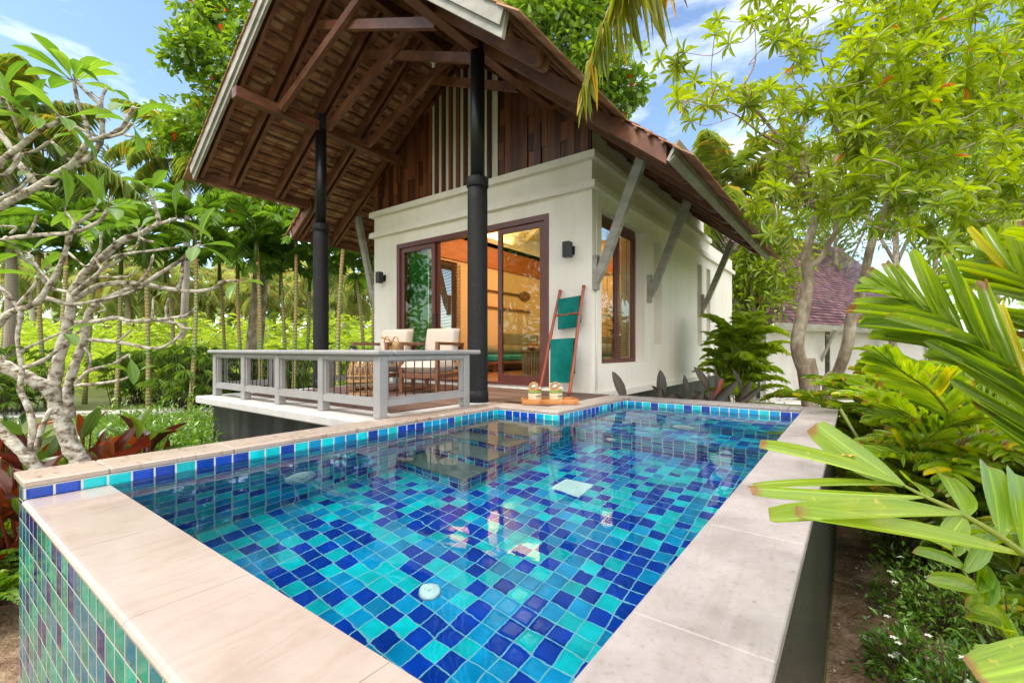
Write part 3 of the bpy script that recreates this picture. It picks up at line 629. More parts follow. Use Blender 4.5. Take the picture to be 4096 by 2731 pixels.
# tiles
for s in (-1,1):
    sl=SL if s<0 else SR; k=math.hypot(1,sl); dv=np.array([s/k,0,-sl/k]); nv=np.array([s*sl/k,0,1/k])
    for (ya,yb,xe) in ((YV-.05,YM-.03,(-7.88 if s<0 else -1.93)),(YM-.03,YB+.12,(-8.45 if s<0 else -1.34))):
        q=MB(); d=0.0; row=0
        while d/k<abs(xe-RXc)-.02:
            y=ya-random.random()*.1
            while y<yb:
                wd=random.choice((.13,.15,.17,.18,.2,.24)); y0=max(y,ya); y1=min(y+wd,yb); y+=wd
                if y1-y0<.02: continue
                q.cur=random.random()
                base=np.array([RXc,0,RZ+RD+.028])+dv*d; L=.24; jt=random.uniform(-.006,.006)
                a=base+nv*.004; b=base+dv*(L+jt)+nv*.020
                vs=[]
                for t in (0,.011):
                    for (pp_,yy) in ((a,y0+.001),(a,y1-.001),(b,y1-.001),(b,y0+.001)): v=pp_+nv*t; vs.append((v[0],yy,v[2]))
                q.add(vs,[(0,1,2,3),(7,6,5,4),(0,4,5,1),(1,5,6,2),(2,6,7,3),(3,7,4,0)])
            d+=.172; row+=1
        vp(q,'roof_tiles',M['terra'])
q=MB(); q.tube([(RXc,YV-.05,RZ+RD+.06),(RXc,YB+.12,RZ+RD+.06)],.07,10); vp(q,'ridge_cap',M['terra'])
# roof underlay so no light leaks over the room
q=MB()
for s in (-1,1):
    a=RXc; b=XL+.2 if s<0 else XR-.2
    pts=[(a,zr(a)+RD+.075),(b,zr(b)+RD+.075),(b,zr(b)+RD+.08),(a,zr(a)+RD+.08)]; q.xz(pts,5.46,10.9)
vp(q,'roof_underlay',M['wood'])
# eave fascias (grey box gutters)
for s,x,xt in (('R',-1.44,-1.34),('L',-8.38,-8.48)):
    q=MB(); zb=zr(x)+.03; d=.025 if s=='R' else -.025
    q.xz([(x,zb),(xt,zb+.175),(xt+d,zb+.165),(x+d,zb-.012)],YM-.0,YB)
    q.xz([(x+d,zb-.012),(x+d*3,zb+.03),(x+d*3.3,zb+.028),(x+d*1.2,zb-.02)],YM,YB)
    vp(q,'eave_fascia',M['greywood'])
q=MB(); q.box(-8.38,-8.36,YM,YB,zr(-8.38)-.02,zr(-8.38)+.12) ; vp(q,'eave_board',M['wood'])
q=MB(); q.box(-7.80,-7.775,YV+.04,YM,zr(-7.8)+.03,zr(-7.8)+.17); vp(q,'eave_board',M['wood'])
# columns
for x in (-3.265,-6.325):
    q=MB(); q.lathe((x,3.76,0),[(.118,-.004),(.118,.11),(.110,.115),(.110,.125),(.108,2.18),(.106,2.30)],28); c_=vp(q,'column',M['black'])
    k=MB(); k.lathe((x,3.76,0),[(.112,2.302),(.118,2.31),(.118,2.40),(.110,2.41)],28); relm(k.build('collar',M['black']),c_).location=(0,0,0)
    k=MB(); k.lathe((x,3.76,0),[(.077,2.412),(.077,3.80)],24); relm(k.build('shaft',M['blacks']),c_).location=(0,0,0)
    vp(MB().box(x-.02,x+.07,3.70,3.80,3.80,4.02),'post_bracket',M['blackmetal'])
# brackets
def bracket(side,y):
    s=1 if side=='R' else -1; x=XR if s>0 else XL
    q=MB(); a,b=sorted((x+s*.001,x+s*.06)); q.bbox(a,b,y-.05,y+.05,1.32,1.76,.004)
    x1=x+s*.062; xt=-2.0 if s>0 else -7.76; zt_=zr(xt)-.002
    q.xz([(x1,1.40),(x1,1.60),(xt-s*.10,zt_+.07 if s<0 else zr(xt-.1)-.002),(xt,zt_),(x1+s*.09,1.55)][:],y-.045,y+.045)
    vp(q,'eave_bracket',M['greywood'])
for y in (5.35,7.27,10.50): bracket('R',y)
for y in (5.35,7.27): bracket('L',y)
# ---------------- sliding door
q=MB()
y0,y1=YF-.012,YF+.12
q.box(-6.476,-6.40,y0,y1,.057,2.407); q.box(-3.39,-3.32,y0,y1,.057,2.407); q.box(-6.40,-3.39,y0,y1,2.33,2.407); q.box(-6.40,-3.39,y0-.01,y1,.057,.085)
q.box(-6.40,-6.385,y0+.03,y1,.085,2.33); q.box(-3.405,-3.39,y0+.03,y1,.085,2.33)
df=vp(q,'door_frame',M['frame'])
glass=glass_mat('door_glass',(.77,.83,.72),1.5)
def leaf(xa,xb,yy,handle):
    q=MB(); st=.075; q.box(xa,xa+st,yy,yy+.04,.09,2.325); q.box(xb-st,xb,yy,yy+.04,.09,2.325); q.box(xa+st,xb-st,yy,yy+.04,2.25,2.325); q.box(xa+st,xb-st,yy,yy+.04,.09,.19)
    d=vp(q,'sliding_door',M['frame'])
    g=MB(); g.box(xa+st-.002,xb-st+.002,yy+.015,yy+.023,.188,2.252); relm(g.build('pane',glass),d).location=(0,0,0)
    h=MB(); h.bbox(handle-.014,handle+.014,yy-.008,yy-.001,.93,1.16,.003); relm(h.build('handle',M['blackmetal']),d).location=(0,0,0)
leaf(-6.385,-5.55,YF+.02,-5.585); leaf(-4.22,-3.405,YF+.02,-4.18); leaf(-6.36,-5.5,YF+.07,-5.53)
# ---------------- side window (right) with blinds
q=MB(); xw=XR-.10
q.box(xw-.05,xw-.01,5.571,7.0,2.331,2.42)
for a,b,c_,d_ in ((5.571,5.63,.37,2.33),(6.94,7.0,.37,2.33)): q.box(xw-.06,xw,a,b,c_,d_)
q.box(xw-.06,xw,5.63,6.94,.37,.43); q.box(xw-.06,xw,5.63,6.94,2.27,2.33); q.box(xw-.06,xw,6.30,6.36,.43,2.27); q.box(xw-.05,xw-.01,6.36,6.40,.43,2.27)
q.box(xw-.05,xw-.01,5.63,5.67,.43,2.27); q.box(xw-.05,xw-.01,6.255,6.30,.43,2.27); q.box(xw-.05,xw-.01,6.90,6.94,.43,2.27)
wf=vp(q,'side_window',M['frame']); g=MB(); g.box(xw-.035,xw-.029,5.64,6.93,.43,2.27); relm(g.build('pane',glass_mat('window_glass',(.85,.88,.84),1.5)),wf).location=(0,0,0)
q=MB(); q.box(xw-.25,xw-.0605,7.001,7.128,.37,2.42); q.box(xw-.06,xw,7.001,7.06,.37,.371); vp(q,'window_reveal',M['white'])
q=MB()
for i in range(60): z=.46+i*.03; q.add([(xw-.075,5.62,z),(xw-.075,6.95,z),(xw-.105,6.95,z+.012),(xw-.105,5.62,z+.012)],[(0,1,2,3)])
for y in (5.8,6.1,6.55,6.8): q.box(xw-.072,xw-.07,y,y+.012,.45,2.27)
vp(q,'blind',plain('brown_blind',(.14,.06,.03),.5))
# left wall window and blind
q=MB()
for a,b in ((5.95,6.02),(6.62,6.68),(7.28,7.35)): q.box(XL+.04,XL+.11,a,b,.4,2.45)
for a,b in ((.4,.46),(2.38,2.45)): q.box(XL+.04,XL+.11,6.02,7.28,a,b)
wf=vp(q,'side_window',M['frame']); g=MB(); g.box(XL+.07,XL+.076,6.0,7.3,.44,2.40); relm(g.build('pane',glass_mat('window_glass_clear',(.9,.92,.9),1.35)),wf).location=(0,0,0)
q=MB()
for i in range(64): z=.44+i*.031; q.add([(XL+.17,6.75,z),(XL+.17,7.42,z),(XL+.2,7.42,z+.012),(XL+.2,6.75,z+.012)],[(0,1,2,3)])
vp(q,'blind',plain('slat_blind',(.3,.2,.12),.5))
# ---------------- room interior
q=MB(); q.box(XL+.151,XL+.165,7.43,11.0,.09,2.5); q.box(XL+.151,XL+.165,YF+.16,5.95,.09,2.5); q.box(XL+.151,XL+.165,5.95,7.43,2.452,2.5); q.box(XL+.151,XL+.165,5.95,7.43,.09,.398)
q.box(XL+.166,XR-.33,11.0,11.1,.09,3.4); q.box(XR-.35,XR-.33,7.3,11.0,.09,3.0); q.box(XR-.35,XR-.22,7.13,7.3,.09,3.0)
vp(q,'room_wall',plain('warm_room_wall',(.66,.50,.34),.8))
q=MB(); q.box(XL+.166,XL+.20,YF+.16,10.99,2.5,3.085); q.box(XL+.2,XR-.36,10.95,10.99,2.5,3.085); vp(q,'cove_panel',noisy('orange_veneer',[(.30,.09,.025),(.42,.14,.04)],3,(3,1,6),.35,.03))
q=MB(); q.xz([(XL+.1,3.4),(RXc,4.95),(RXc,4.98),(XL+.1,3.43)],YF+.17,11.0); q.xz([(XR-.25,3.3),(XR-.25,3.33),(RXc,4.98),(RXc,4.95)],YF+.17,11.0)
for yy in (6.8,8.4,9.9): q.bar((XL+.2,yy,3.42),(RXc,yy,4.88),.09,.12)
vp(q,'room_ceiling',plain('cream_ceiling',(.75,.66,.42),.8))
q=MB(); q.cur=.5; x=XL+.17
while x<XR-.36:
    q.cur=random.random(); q.box(x+.001,min(x+.119,XR-.36),YF+.16,10.94,.03,.085); x+=.12
vp(q,'room_floor',noisy('room_floor_wood',[(.22,.09,.035),(.34,.15,.06)],3,(4,1,1),.3,.05))
q=MB(); q.box(XL,XR-.201,YF+.151,YE-.16,G,.028); vp(q,'floor_slab',M['white'])
# curtain behind the left leaf
q=MB(); q.grid(lambda u,v:(-6.38+.50*u,YF+.19+.025*math.sin(u*55),.1+2.2*v),90,2); vp(q,'curtain',(lambda m:m)(plain('teal_curtain',(.03,.42,.32),.8)))
# wall lamps
def wall_lamp(x,label):
    t=thing('wall_lamp',label,'wall lamp',(x,YF,1.85),'box wall lamps on the front wall')
    q=MB(); q.bbox(-.05,.05,-.16,-.06,-.10,.10,.004); q.build('lamp_shade',M['blackmetal'],t)
    q=MB(); q.box(-.022,.022,-.06,-.015,-.045,.045); q.box(-.05,.05,-.015,-.001,-.055,.055); q.build('wall_mount',M['blackmetal'],t)
wall_lamp(-2.97,'black box lamp on the white wall above the bamboo ladder'); wall_lamp(-6.83,'black box lamp on the white wall left of the sliding door')
t=thing('bulb_lamp','white bell shaped lamp hanging under the dark roof truss','lamp',(-4.72,4.50,4.50))
q=MB(); q.lathe((0,0,0),[(.02,.0),(.022,.05),(.04,.07),(.068,.10),(.072,.118),(.06,.122)],20); q.build('lamp_shade',wp,t); q=MB(); q.tube([(0,0,0),(0,.02,-.04)],.012,8); q.build('lamp_holder',M['blackmetal'],t)
# ================================================================== LAMPS IN THE ROOM (lit in the photograph)
for i,(x,y,z,e,s) in enumerate(((-5.2,7.0,3.35,32,.9),(-5.2,9.6,3.35,29,.9),(-6.75,8.2,3.2,18,.35))):
    l=bpy.data.lights.new('cove_light','AREA'); l.shape='RECTANGLE'; l.size=s; l.size_y=2.2; l.energy=e; l.color=(1,.56,.22)
    o=bpy.data.objects.new('cove_light',l); C.objects.link(o); o.location=(x,y,z); o.rotation_euler=(PI if i==2 else 0,0,0)
l=bpy.data.lights.new('ceiling_wash','AREA'); l.size=1.2; l.energy=30; l.color=(1,.72,.3); o=bpy.data.objects.new('ceiling_wash',l); C.objects.link(o); o.location=(-4.9,8.2,3.1); o.rotation_euler=(PI,0,0)
# ================================================================== FURNITURE IN THE ROOM
fab=noisy('cream_canvas',[(.46,.39,.33),(.52,.455,.39)],3,rough=.85,bump=.12,bscale=300,bdist=.001,spec=.2)
tealf=noisy('teal_fabric',[(.01,.22,.26),(.02,.3,.33)],4,rough=.8,bump=.1)
greyf=noisy('grey_fabric',[(.22,.2,.16),(.28,.26,.2)],4,rough=.85,bump=.1)
teak=noisy('chair_wood',[(.10,.035,.016),(.17,.07,.034),(.22,.095,.05)],5,(2,2,2),.4,.1,30,bdist=.001)
def cushion(q,x0,x1,y0,y1,z0,z1,puff=.03,nu=10,nv=10):
    def top(sg):
        def f(u,v):
            bx=1-(2*u-1)**6; by=1-(2*v-1)**6; b=min(bx,by)**.5 if min(bx,by)>0 else 0
            zc=(z0+z1)/2; h=(z1-z0)/2
            return (x0+(x1-x0)*u,y0+(y1-y0)*v,zc+sg*(h*.72*min(1,b*1.6)+ (h*.28+puff)*b))
        return f
    q.grid(top(1),nu,nv); q.grid(top(-1),nu,nv)
    n=4
t=thing('sofa','long low sofa with teal seat and grey bolsters inside the room','sofa',(-6.5,9.3,.085))
q=MB(); q.bbox(-.38,.5,-1.9,1.1,.16,.22,.01)
for y in (-1.8,1.0): 
    for x in (-.3,.42): q.box(x,x+.05,y,y+.05,0,.16)
q.build('frame',teak,t); q=MB(); q.bbox(-.36,.48,-1.88,1.08,.225,.36,.03); q.build('seat',tealf,t)
q=MB(); q.tube([(-.2,-1.7,.46),(-.2,.9,.46)],.12,14); q.build('bolster',greyf,t)
q=MB(); q.bbox(-.40,-.30,-.4,1.05,.36,.88,.03); q.build('backrest',greyf,t)
t=thing('lounge_bed','daybed with white to blue shaded cover behind the right glass leaf','daybed',(-5.2,9.4,.085))
q=MB(); q.bbox(-.6,1.4,-.4,.5,.2,.34,.03); q.build('seat',tealf,t); q=MB(); q.tube([(-.5,-.1,.47),(1.3,-.1,.47)],.14,16); q.build('bolster',noisy('white_blue_cover',[(.1,.4,.55),(.6,.65,.62)],1.5,(.2,.2,6),.8,.05),t)
q=MB(); q.bbox(-.6,1.4,.32,.42,.3,.78,.02); q.build('backrest',greyf,t); q=MB(); q.bbox(-.58,1.38,-.36,.45,.12,.198,.01); [q.box(x,x+.06,y,y+.06,0,.12) for x in(-.5,1.3) for y in(-.3,.35)]; q.build('frame',teak,t)
t=thing('table_lamp','small glowing drum table lamp behind the glass door','lamp',(-4.25,9.9,.085))
q=MB(); q.lathe((0,0,0),[(.18,.45),(.18,.48)],16); q.lathe((0,0,0),[(.06,.0),(.05,.45)],10); q.build('stand',teak,t); q=MB(); q.lathe((0,0,0),[(.13,.58),(.13,.82)],24); q.build('lamp_shade',emit('lamp_shade_glow',(1,.86,.5),1.6),t); q=MB(); q.tube([(0,0,.48),(0,0,.58)],.02,8); q.build('lamp_neck',teak,t)
t=thing('slatted_stool','round slatted wooden side table inside the open sliding door','side table',(-4.72,7.05,.085))
q=MB()
for k in range(30):
    a=2*PI*k/30; q.bar((.22*math.cos(a),.22*math.sin(a),.02),(.22*math.cos(a),.22*math.sin(a),.42),.018,.03,up=(math.cos(a),math.sin(a),0))
q.lathe((0,0,0),[(.235,.0),(.235,.02)],24); q.build('slat_frame',noisy('pale_wood',[(.3,.2,.11),(.42,.29,.17)],4),t); q=MB(); q.lathe((0,0,0),[(.24,.42),(.24,.45)],28); q.build('tabletop',teak,t)
t=thing('fruit_bowl','bowl of oranges on the slatted round side table','bowl',(-4.74,7.02,.535))
q=MB(); q.lathe((0,0,0),[(.04,.0),(.06,.01),(.11,.06),(.105,.06),(.05,.02)],16); q.build('bowl',plain('dark_bowl',(.06,.04,.03)),t)
q=MB()
for a,b,c_ in ((0,.045,.05),(.06,-.03,.05),(-.06,-.03,.05),(0,0,.115)): q.lathe((a,b,c_),[(.005,-.042),(.03,-.03),(.042,0),(.03,.03),(.005,.042)],12)
q.build('oranges',noisy('orange_peel',[(.6,.16,.01),(.75,.26,.02)],6,rough=.45),t)
t=thing('straw_bag','dark woven straw bag with brown handles behind the right glass leaf','bag',(-4.45,7.6,.085))
q=MB(); q.bbox(-.16,.16,-.09,.09,.45,.72,.02); q.build('body',noisy('dark_straw',[(.05,.07,.03),(.16,.15,.07)],40,(1,1,3),.7,.5,60),t)
q=MB()
for x in (-.06,): q.tube([(x-.05,-.092,.70),(x-.04,-.1,.80),(x+.04,-.1,.80),(x+.05,-.092,.70)],.008,8); q.tube([(x+.08,-.092,.70),(x+.09,-.1,.80),(x+.15,-.1,.80),(x+.16,-.092,.70)],.008,8)
q.build('handle',teak,t); q=MB(); q.bbox(-.2,.2,-.15,.15,.0,.445,.01); q.build('stand',teak,t)
t=thing('beach_tote','pale green tote bag with black strap standing on the room floor','bag',(-3.75,6.3,.085))
q=MB(); q.prism([(-.17,-.06,0),(.17,-.06,0),(.2,-.05,.38),(-.2,-.05,.38)],(0,0,0),(0,.12,0)); q.build('body',noisy('pale_green_canvas',[(.3,.42,.36),(.36,.5,.42)],5,rough=.85),t)
q=MB(); q.tube([(-.1,-.062,.37),(-.1,-.07,.3),(-.05,-.07,.1),(0,-.07,.05),(.05,-.07,.12),(.08,-.07,.37)],.012,8); q.build('strap',M['blackmetal'],t)
t=thing('potted_fiddle_plant','large leaved house plant standing in the room behind the glass','plant',(-4.1,9.0,.085))
q=MB(); q.lathe((0,0,0),[(.12,0),(.16,.3),(.15,.3)],16); q.build('pot',plain('clay_pot',(.4,.35,.28)),t)
q=MB(); q.tube([(0,0,.3),(.05,0,.8),(0,.05,1.35)],.012,6); q.build('stem',teak,t)
lb=LB(T_FRANG)
for k in range(12): a=k*2.4; z=.7+k*.06; lb.add((.03,0,z),(math.cos(a),math.sin(a),.5),(0,0,1),.24,.13)
GR=dict()
GR['house']=leaf_mat('houseplant_leaf',(.02,.07,.02),(.06,.15,.03))
build_leaves('foliage',[lb],GR['house'],t)
pad=noisy('paddle_wood',[(.26,.07,.02),(.38,.12,.04)],3,(4,1,1),.35,.03); padd=noisy('dark_paddle_wood',[(.12,.05,.03),(.2,.09,.05)],3,(4,1,1),.35,.03)
def paddle(z,y0,y1,blade_at0,label,mat):
    t=thing('paddle',label,'paddle',(XL+.20,(y0+y1)/2,z),'wooden paddles hung on the room wall')
    L=y1-y0; b=.55; sg=-1 if blade_at0 else 1
    pts=[]
    for k in range(17):
        u=k/16; yy=sg*(L/2-u*b); w_=.13*math.sin(PI*min(1,u*1.05+.02))**.6*(1-.25*u)
        pts.append((yy,w_))
    q=MB(); q.yz([(yy,w_) for yy,w_ in pts]+[(yy,-w_) for yy,w_ in pts[::-1]],-.012,.012); q.build('blade',mat,t)
    q=MB(); q.tube([(0,sg*(L/2-b+.03),0),(0,-sg*(L/2-.09),0)],.022,10); q.build('shaft',mat,t); q=MB(); q.tube([(0,-sg*(L/2-.3),0),(0,-sg*(L/2-.16),0)],.026,10); q.build('grip_band',fab,t)
    q=MB(); q.tube([(0,-sg*(L/2-.09),0),(0,-sg*(L/2),0)],[.03,.045],10); q.build('handle',mat,t)
paddle(1.96,8.0,10.1,False,'upper paddle on the orange wall, its blade pointing away from the door',padd); paddle(1.57,7.85,10.1,True,'lower paddle on the orange wall, its blade nearest the open door',pad)
# ================================================================== VERANDA FURNITURE
def armchair(loc,ang,label):
    t=thing('armchair',label,'armchair',loc,'armchairs on the veranda',ang)
    W,D_=.56,.74     # local: front faces -y, x across
    for x in (-W/2,W/2-.045):
        q=MB(); q.bbox(x,x+.045,-.0,.05,0,.655,.004); q.build('front_leg',teak,t)
        q=MB(); q.bbox(x,x+.045,.0501,D_+.06,.615,.654,.004); q.build('armrest',teak,t)
        q=MB(); q.bar((x+.022,D_-.05,0.0),(x+.022,D_+.02,.615),.043,.05,up=(0,1,0)); q.build('rear_leg',teak,t)
        q=MB(); q.bbox(x,x+.045,.0501,D_-.075,0.0,.035,.003); q.build('runner',teak,t)
    q=MB(); q.bbox(-W/2+.046,W/2-.046,.005,.045,.19,.25,.003); 
    for x in (-W/2+.002,W/2-.043): q.bbox(x,x+.041,.051,D_-.04,.19,.249,.003)
    q.box(-W/2+.046,W/2-.046,.2,.24,.19,.22); q.box(-W/2+.046,W/2-.046,.45,.49,.19,.22); q.build('seat_frame',teak,t)
    q=MB(); q.bar((0,D_-.02,.58),(0,D_+.03,.58),W-.1,.04); q.bar((0,D_-.07,.30),(0,D_-.04,.30),W-.1,.04); q.build('back_rail',teak,t)
    q=MB(); cushion(q,-W/2+.03,W/2-.03,-.01,.62,.262,.40,.012,14,14); o=q.build('seat_cushion',fab,t)
    q=MB(); cushion(q,-W/2+.03,W/2-.03,-.24,.24,-.07,.07,.015,14,14); o=q.build('back_cushion',fab,t); o.location=(0,.66,.62); o.rotation_euler=(math.radians(76),0,0)
    return t
A1=math.atan2(.24,.62)-.02
armchair((-4.42,3.95,0.004),.33,'cream cushioned wooden armchair nearest the black column'); armchair((-5.12,3.72,0.004),.33,'cream cushioned wooden armchair farther left, with the straw basket bag on it')
rat=noisy('rattan',[(.36,.19,.07),(.5,.3,.13)],20,(1,1,1),.45,.2)
t=thing('rattan_side_table','open woven rattan side table between railing and armchair','side table',(-4.83,3.42,0.004))
q=MB()
prof=[(.14,.01),(.17,.08),(.185,.18),(.175,.28),(.14,.38),(.10,.46),(.11,.50)]
for k in range(16):
    for sg in (-1,1):
        a0=2*PI*k/16; q.tube([(r*math.cos(a0+sg*.06*(z>.2)),r*math.sin(a0+sg*.06*(z>.2)),z) for r,z in prof],.0055,6)
for r,z in ((.145,.015),(.145,.03),(.185,.17),(.187,.185),(.18,.24),(.145,.37),(.105,.455)):
    q.tube([((r+.004)*math.cos(2*PI*k/24),(r+.004)*math.sin(2*PI*k/24),z) for k in range(25)],.008,6)
q.build('basket_frame',rat,t); q=MB(); q.lathe((0,0,0),[(.15,.5),(.155,.508),(.15,.516)],28); q.build('tabletop',rat,t)
t=thing('succulent_pot','small green succulent in a glass pot on the rattan table','plant',(-4.93,3.36,.521))
q=MB(); q.lathe((0,0,0),[(.045,.0),(.055,.05),(.05,.05),(.04,.04)],14); q.build('pot',plain('dark_pot',(.07,.07,.07),.2),t)
lb=LB(T_LEAF)
for k in range(22): a=k*2.4; e=.4+1.1*(k/22); lb.add((0,0,.04),(math.cos(a)*math.cos(e),math.sin(a)*math.cos(e),math.sin(e)),(0,0,1),.075-.02*k/22,.028)
build_leaves('foliage',[lb],leaf_mat('succulent_leaf',(.05,.11,.06),(.12,.2,.1),tr=.1),t)
t=thing('straw_basket_bag','small round straw bag with looped cane handles on the left armchair','bag',(-4.93,3.98,.425))
q=MB(); q.lathe((0,0,0),[(.085,.0),(.095,.06),(.09,.14),(.075,.235),(.07,.235)],20); q.build('body',noisy('golden_straw',[(.33,.2,.07),(.5,.33,.14)],50,(1,1,2.5),.6,.5,70),t)
for sx in (-.3,.25):
    q=MB(); q.tube([(.06*math.cos(a)+sx*.0,-.04+sx*.25,.22+.085*math.sin(a)) for a in np.linspace(0,PI,12)],.008,8); q.build('handle',plain('cane_handle',(.4,.17,.05),.4),t)
q=MB(); q.tube([(-.2,-.05,.30),(-.02,-.03,.25),(.04,0,.235)],.010,8); q.build('cane_loop',plain('cane_stick',(.36,.14,.05),.4),t)
# ladder with towels: leans on the front wall
bam=noisy('red_bamboo',[(.24,.04,.014),(.38,.085,.028)],4,(6,6,.6),.28,.05)
t=thing('bamboo_ladder','reddish bamboo towel ladder leaning on the white front wall','ladder',(-3.05,4.9,0))
def S2(p,s): return p
fL,fR=np.array([-3.27,4.98,.004]),np.array([-2.80,4.93,.004]); tL,tR=np.array([-3.11,5.245,1.345]),np.array([-2.765,5.245,1.375])
def bamboo(a,b,r,name):
    q=MB(); n=30; pts=[];rad=[]
    for i in range(n+1):
        u=i/n; pts.append(a+(b-a)*u+np.array([.004*math.sin(u*7),0,0])); f=(u*7)%1; rad.append(r*(1.18 if f<.06 or f>.96 else 1.0))
    q.tube(pts,rad,12); return pp(q,name,bam,t)
bamboo(fL,tL,.020,'upright'); bamboo(fR,tR,.020,'upright')
def at_(u): return fL+(tL-fL)*u, fR+(tR-fR)*u
for u in (.885,.745,.49): a,b=at_(u) ; bamboo(a,b,.013,'rung')
twl=noisy('teal_towel',[(.003,.10,.085),(.006,.15,.13),(.02,.2,.175)],3,(1,1,1),.95,.5,220,bdist=.003,spec=.1)
def towel(u,drop_f,drop_b,label,xa,xb,z_extra=0):
    a,b=at_(u); t2=thing('towel',label,'towel',tuple((a+b)/2),'teal towels folded over the bamboo ladder')
    q=MB(); T=.016
    def prof(th):
        pts=[]
        for k in range(13): v=1-k/12; pts.append((-th-.004-.012*math.sin(v*2),-drop_f*v))
        for k in range(1,8): a_=PI*k/8; pts.append((-math.cos(a_)*th,math.sin(a_)*th))
        for k in range(13): v=k/12; pts.append((th,-drop_b*v))
        return pts
    po=prof(T+.016); pi_=prof(.016)
    nx=14
    def f(pr,inner):
        def g(u_,v_):
            i=v_*(len(pr)-1); i0=int(min(i,len(pr)-1)); y,z=pr[i0]
            x=xa+(xb-xa)*u_; p=a+(b-a)*x-(a+b)/2
            hang=max(0,-z); w=.006*math.sin(x*9+hang*5)*min(1,hang*6)
            return (p[0]+ (x-.5)*-.02*hang, p[1]+y+w, p[2]+z)
        return g
    q.grid(f(po,0),nx,len(po)-1); q.grid(f(pi_,1),nx,len(pi_)-1)
    for e in (0,1):
        vo=[f(po,0)(e,j/(len(po)-1)) for j in range(len(po))]; vi=[f(pi_,1)(e,j/(len(pi_)-1)) for j in range(len(pi_))]
        n=len(vo); q.add(vo+vi,[(j,j+1,n+j+1,n+j) for j in range(n-1)])
    for j in (0,1):
        vo=[f(po,0)(i/nx,j) for i in range(nx+1)]; vi=[f(pi_,1)(i/nx,j) for i in range(nx+1)]; q.add(vo+vi,[(i,i+1,nx+2+i,nx+1+i) for i in range(nx)])
    q.build('cloth',twl,t2)
towel(.885,.37,.31,'short teal towel on the top rung of the ladder',.06,.93); towel(.49,.53,.42,'long teal towel on the lowest rung of the ladder',.08,.93)
# tray with two coconuts
tw=noisy('acacia_wood',[(.26,.09,.02),(.42,.17,.045),(.5,.24,.08)],3,(5,1.5,3),.35,.1,20,bdist=.001)
tc_=np.array([-2.53,4.04,.006]); ang=YAW+math.radians(3)
t=thing('serving_tray','wooden tray on the pool rim carrying two fresh coconuts','tray',tuple(tc_),rz=ang)
q=MB(); q.bbox(-.285,.285,-.12,.12,0,.012,.003); q.build('base',tw,t)
for nm,b in (('side',(-.285,.285,-.12,-.106)),('side',(-.285,.285,.106,.12)),('side',(-.285,-.271,-.1055,.1055)),('side',(.271,.285,-.1055,.1055))):
    q=MB(); q.bbox(b[0],b[1],b[2],b[3],.0125,.05,.003); q.build(nm,tw,t)
coco=noisy('carved_coconut_husk',[(.42,.28,.14),(.54,.45,.29),(.58,.49,.34)],12,(1,1,1),.6,.3,40,lo=.32,hi=.6); cog=noisy('green_husk',[(.12,.2,.03),(.2,.3,.06)],9,rough=.5); cob=noisy('brown_shell_edge',[(.45,.2,.04),(.6,.32,.08)],9); wh=plain('coconut_flesh',(.5,.48,.44),.6,spec=.2)
def letters(q,word,x0,y,z0,h,w,gap):
    G5={'O':[(0,0,1,0),(1,0,1,1),(1,1,0,1),(0,1,0,0)],'U':[(0,1,0,0),(0,0,1,0),(1,0,1,1)],'T':[(0,1,1,1),(.5,1,.5,0)],'R':[(0,0,0,1),(0,1,1,1),(1,1,1,.5),(1,.5,0,.5),(.4,.5,1,0)],'I':[(.5,0,.5,1)],'G':[(1,1,0,1),(0,1,0,0),(0,0,1,0),(1,0,1,.5),(1,.5,.5,.5)],'E':[(1,1,0,1),(0,1,0,0),(0,0,1,0),(0,.5,.8,.5)],'S':[(1,1,0,1),(0,1,0,.5),(0,.5,1,.5),(1,.5,1,0),(1,0,0,0)]}
    for ch in word:
        for a,b,c_,d in G5.get(ch,[]): q.bar((x0+a*w,y(x0+a*w),z0+b*h),(x0+c_*w,y(x0+c_*w),z0+d*h),.0018,.0018)
        x0+=w+gap
Rz=lambda x,y:(tc_[0]+x*math.cos(ang)-y*math.sin(ang),tc_[1]+x*math.sin(ang)+y*math.cos(ang),tc_[2]+.013)
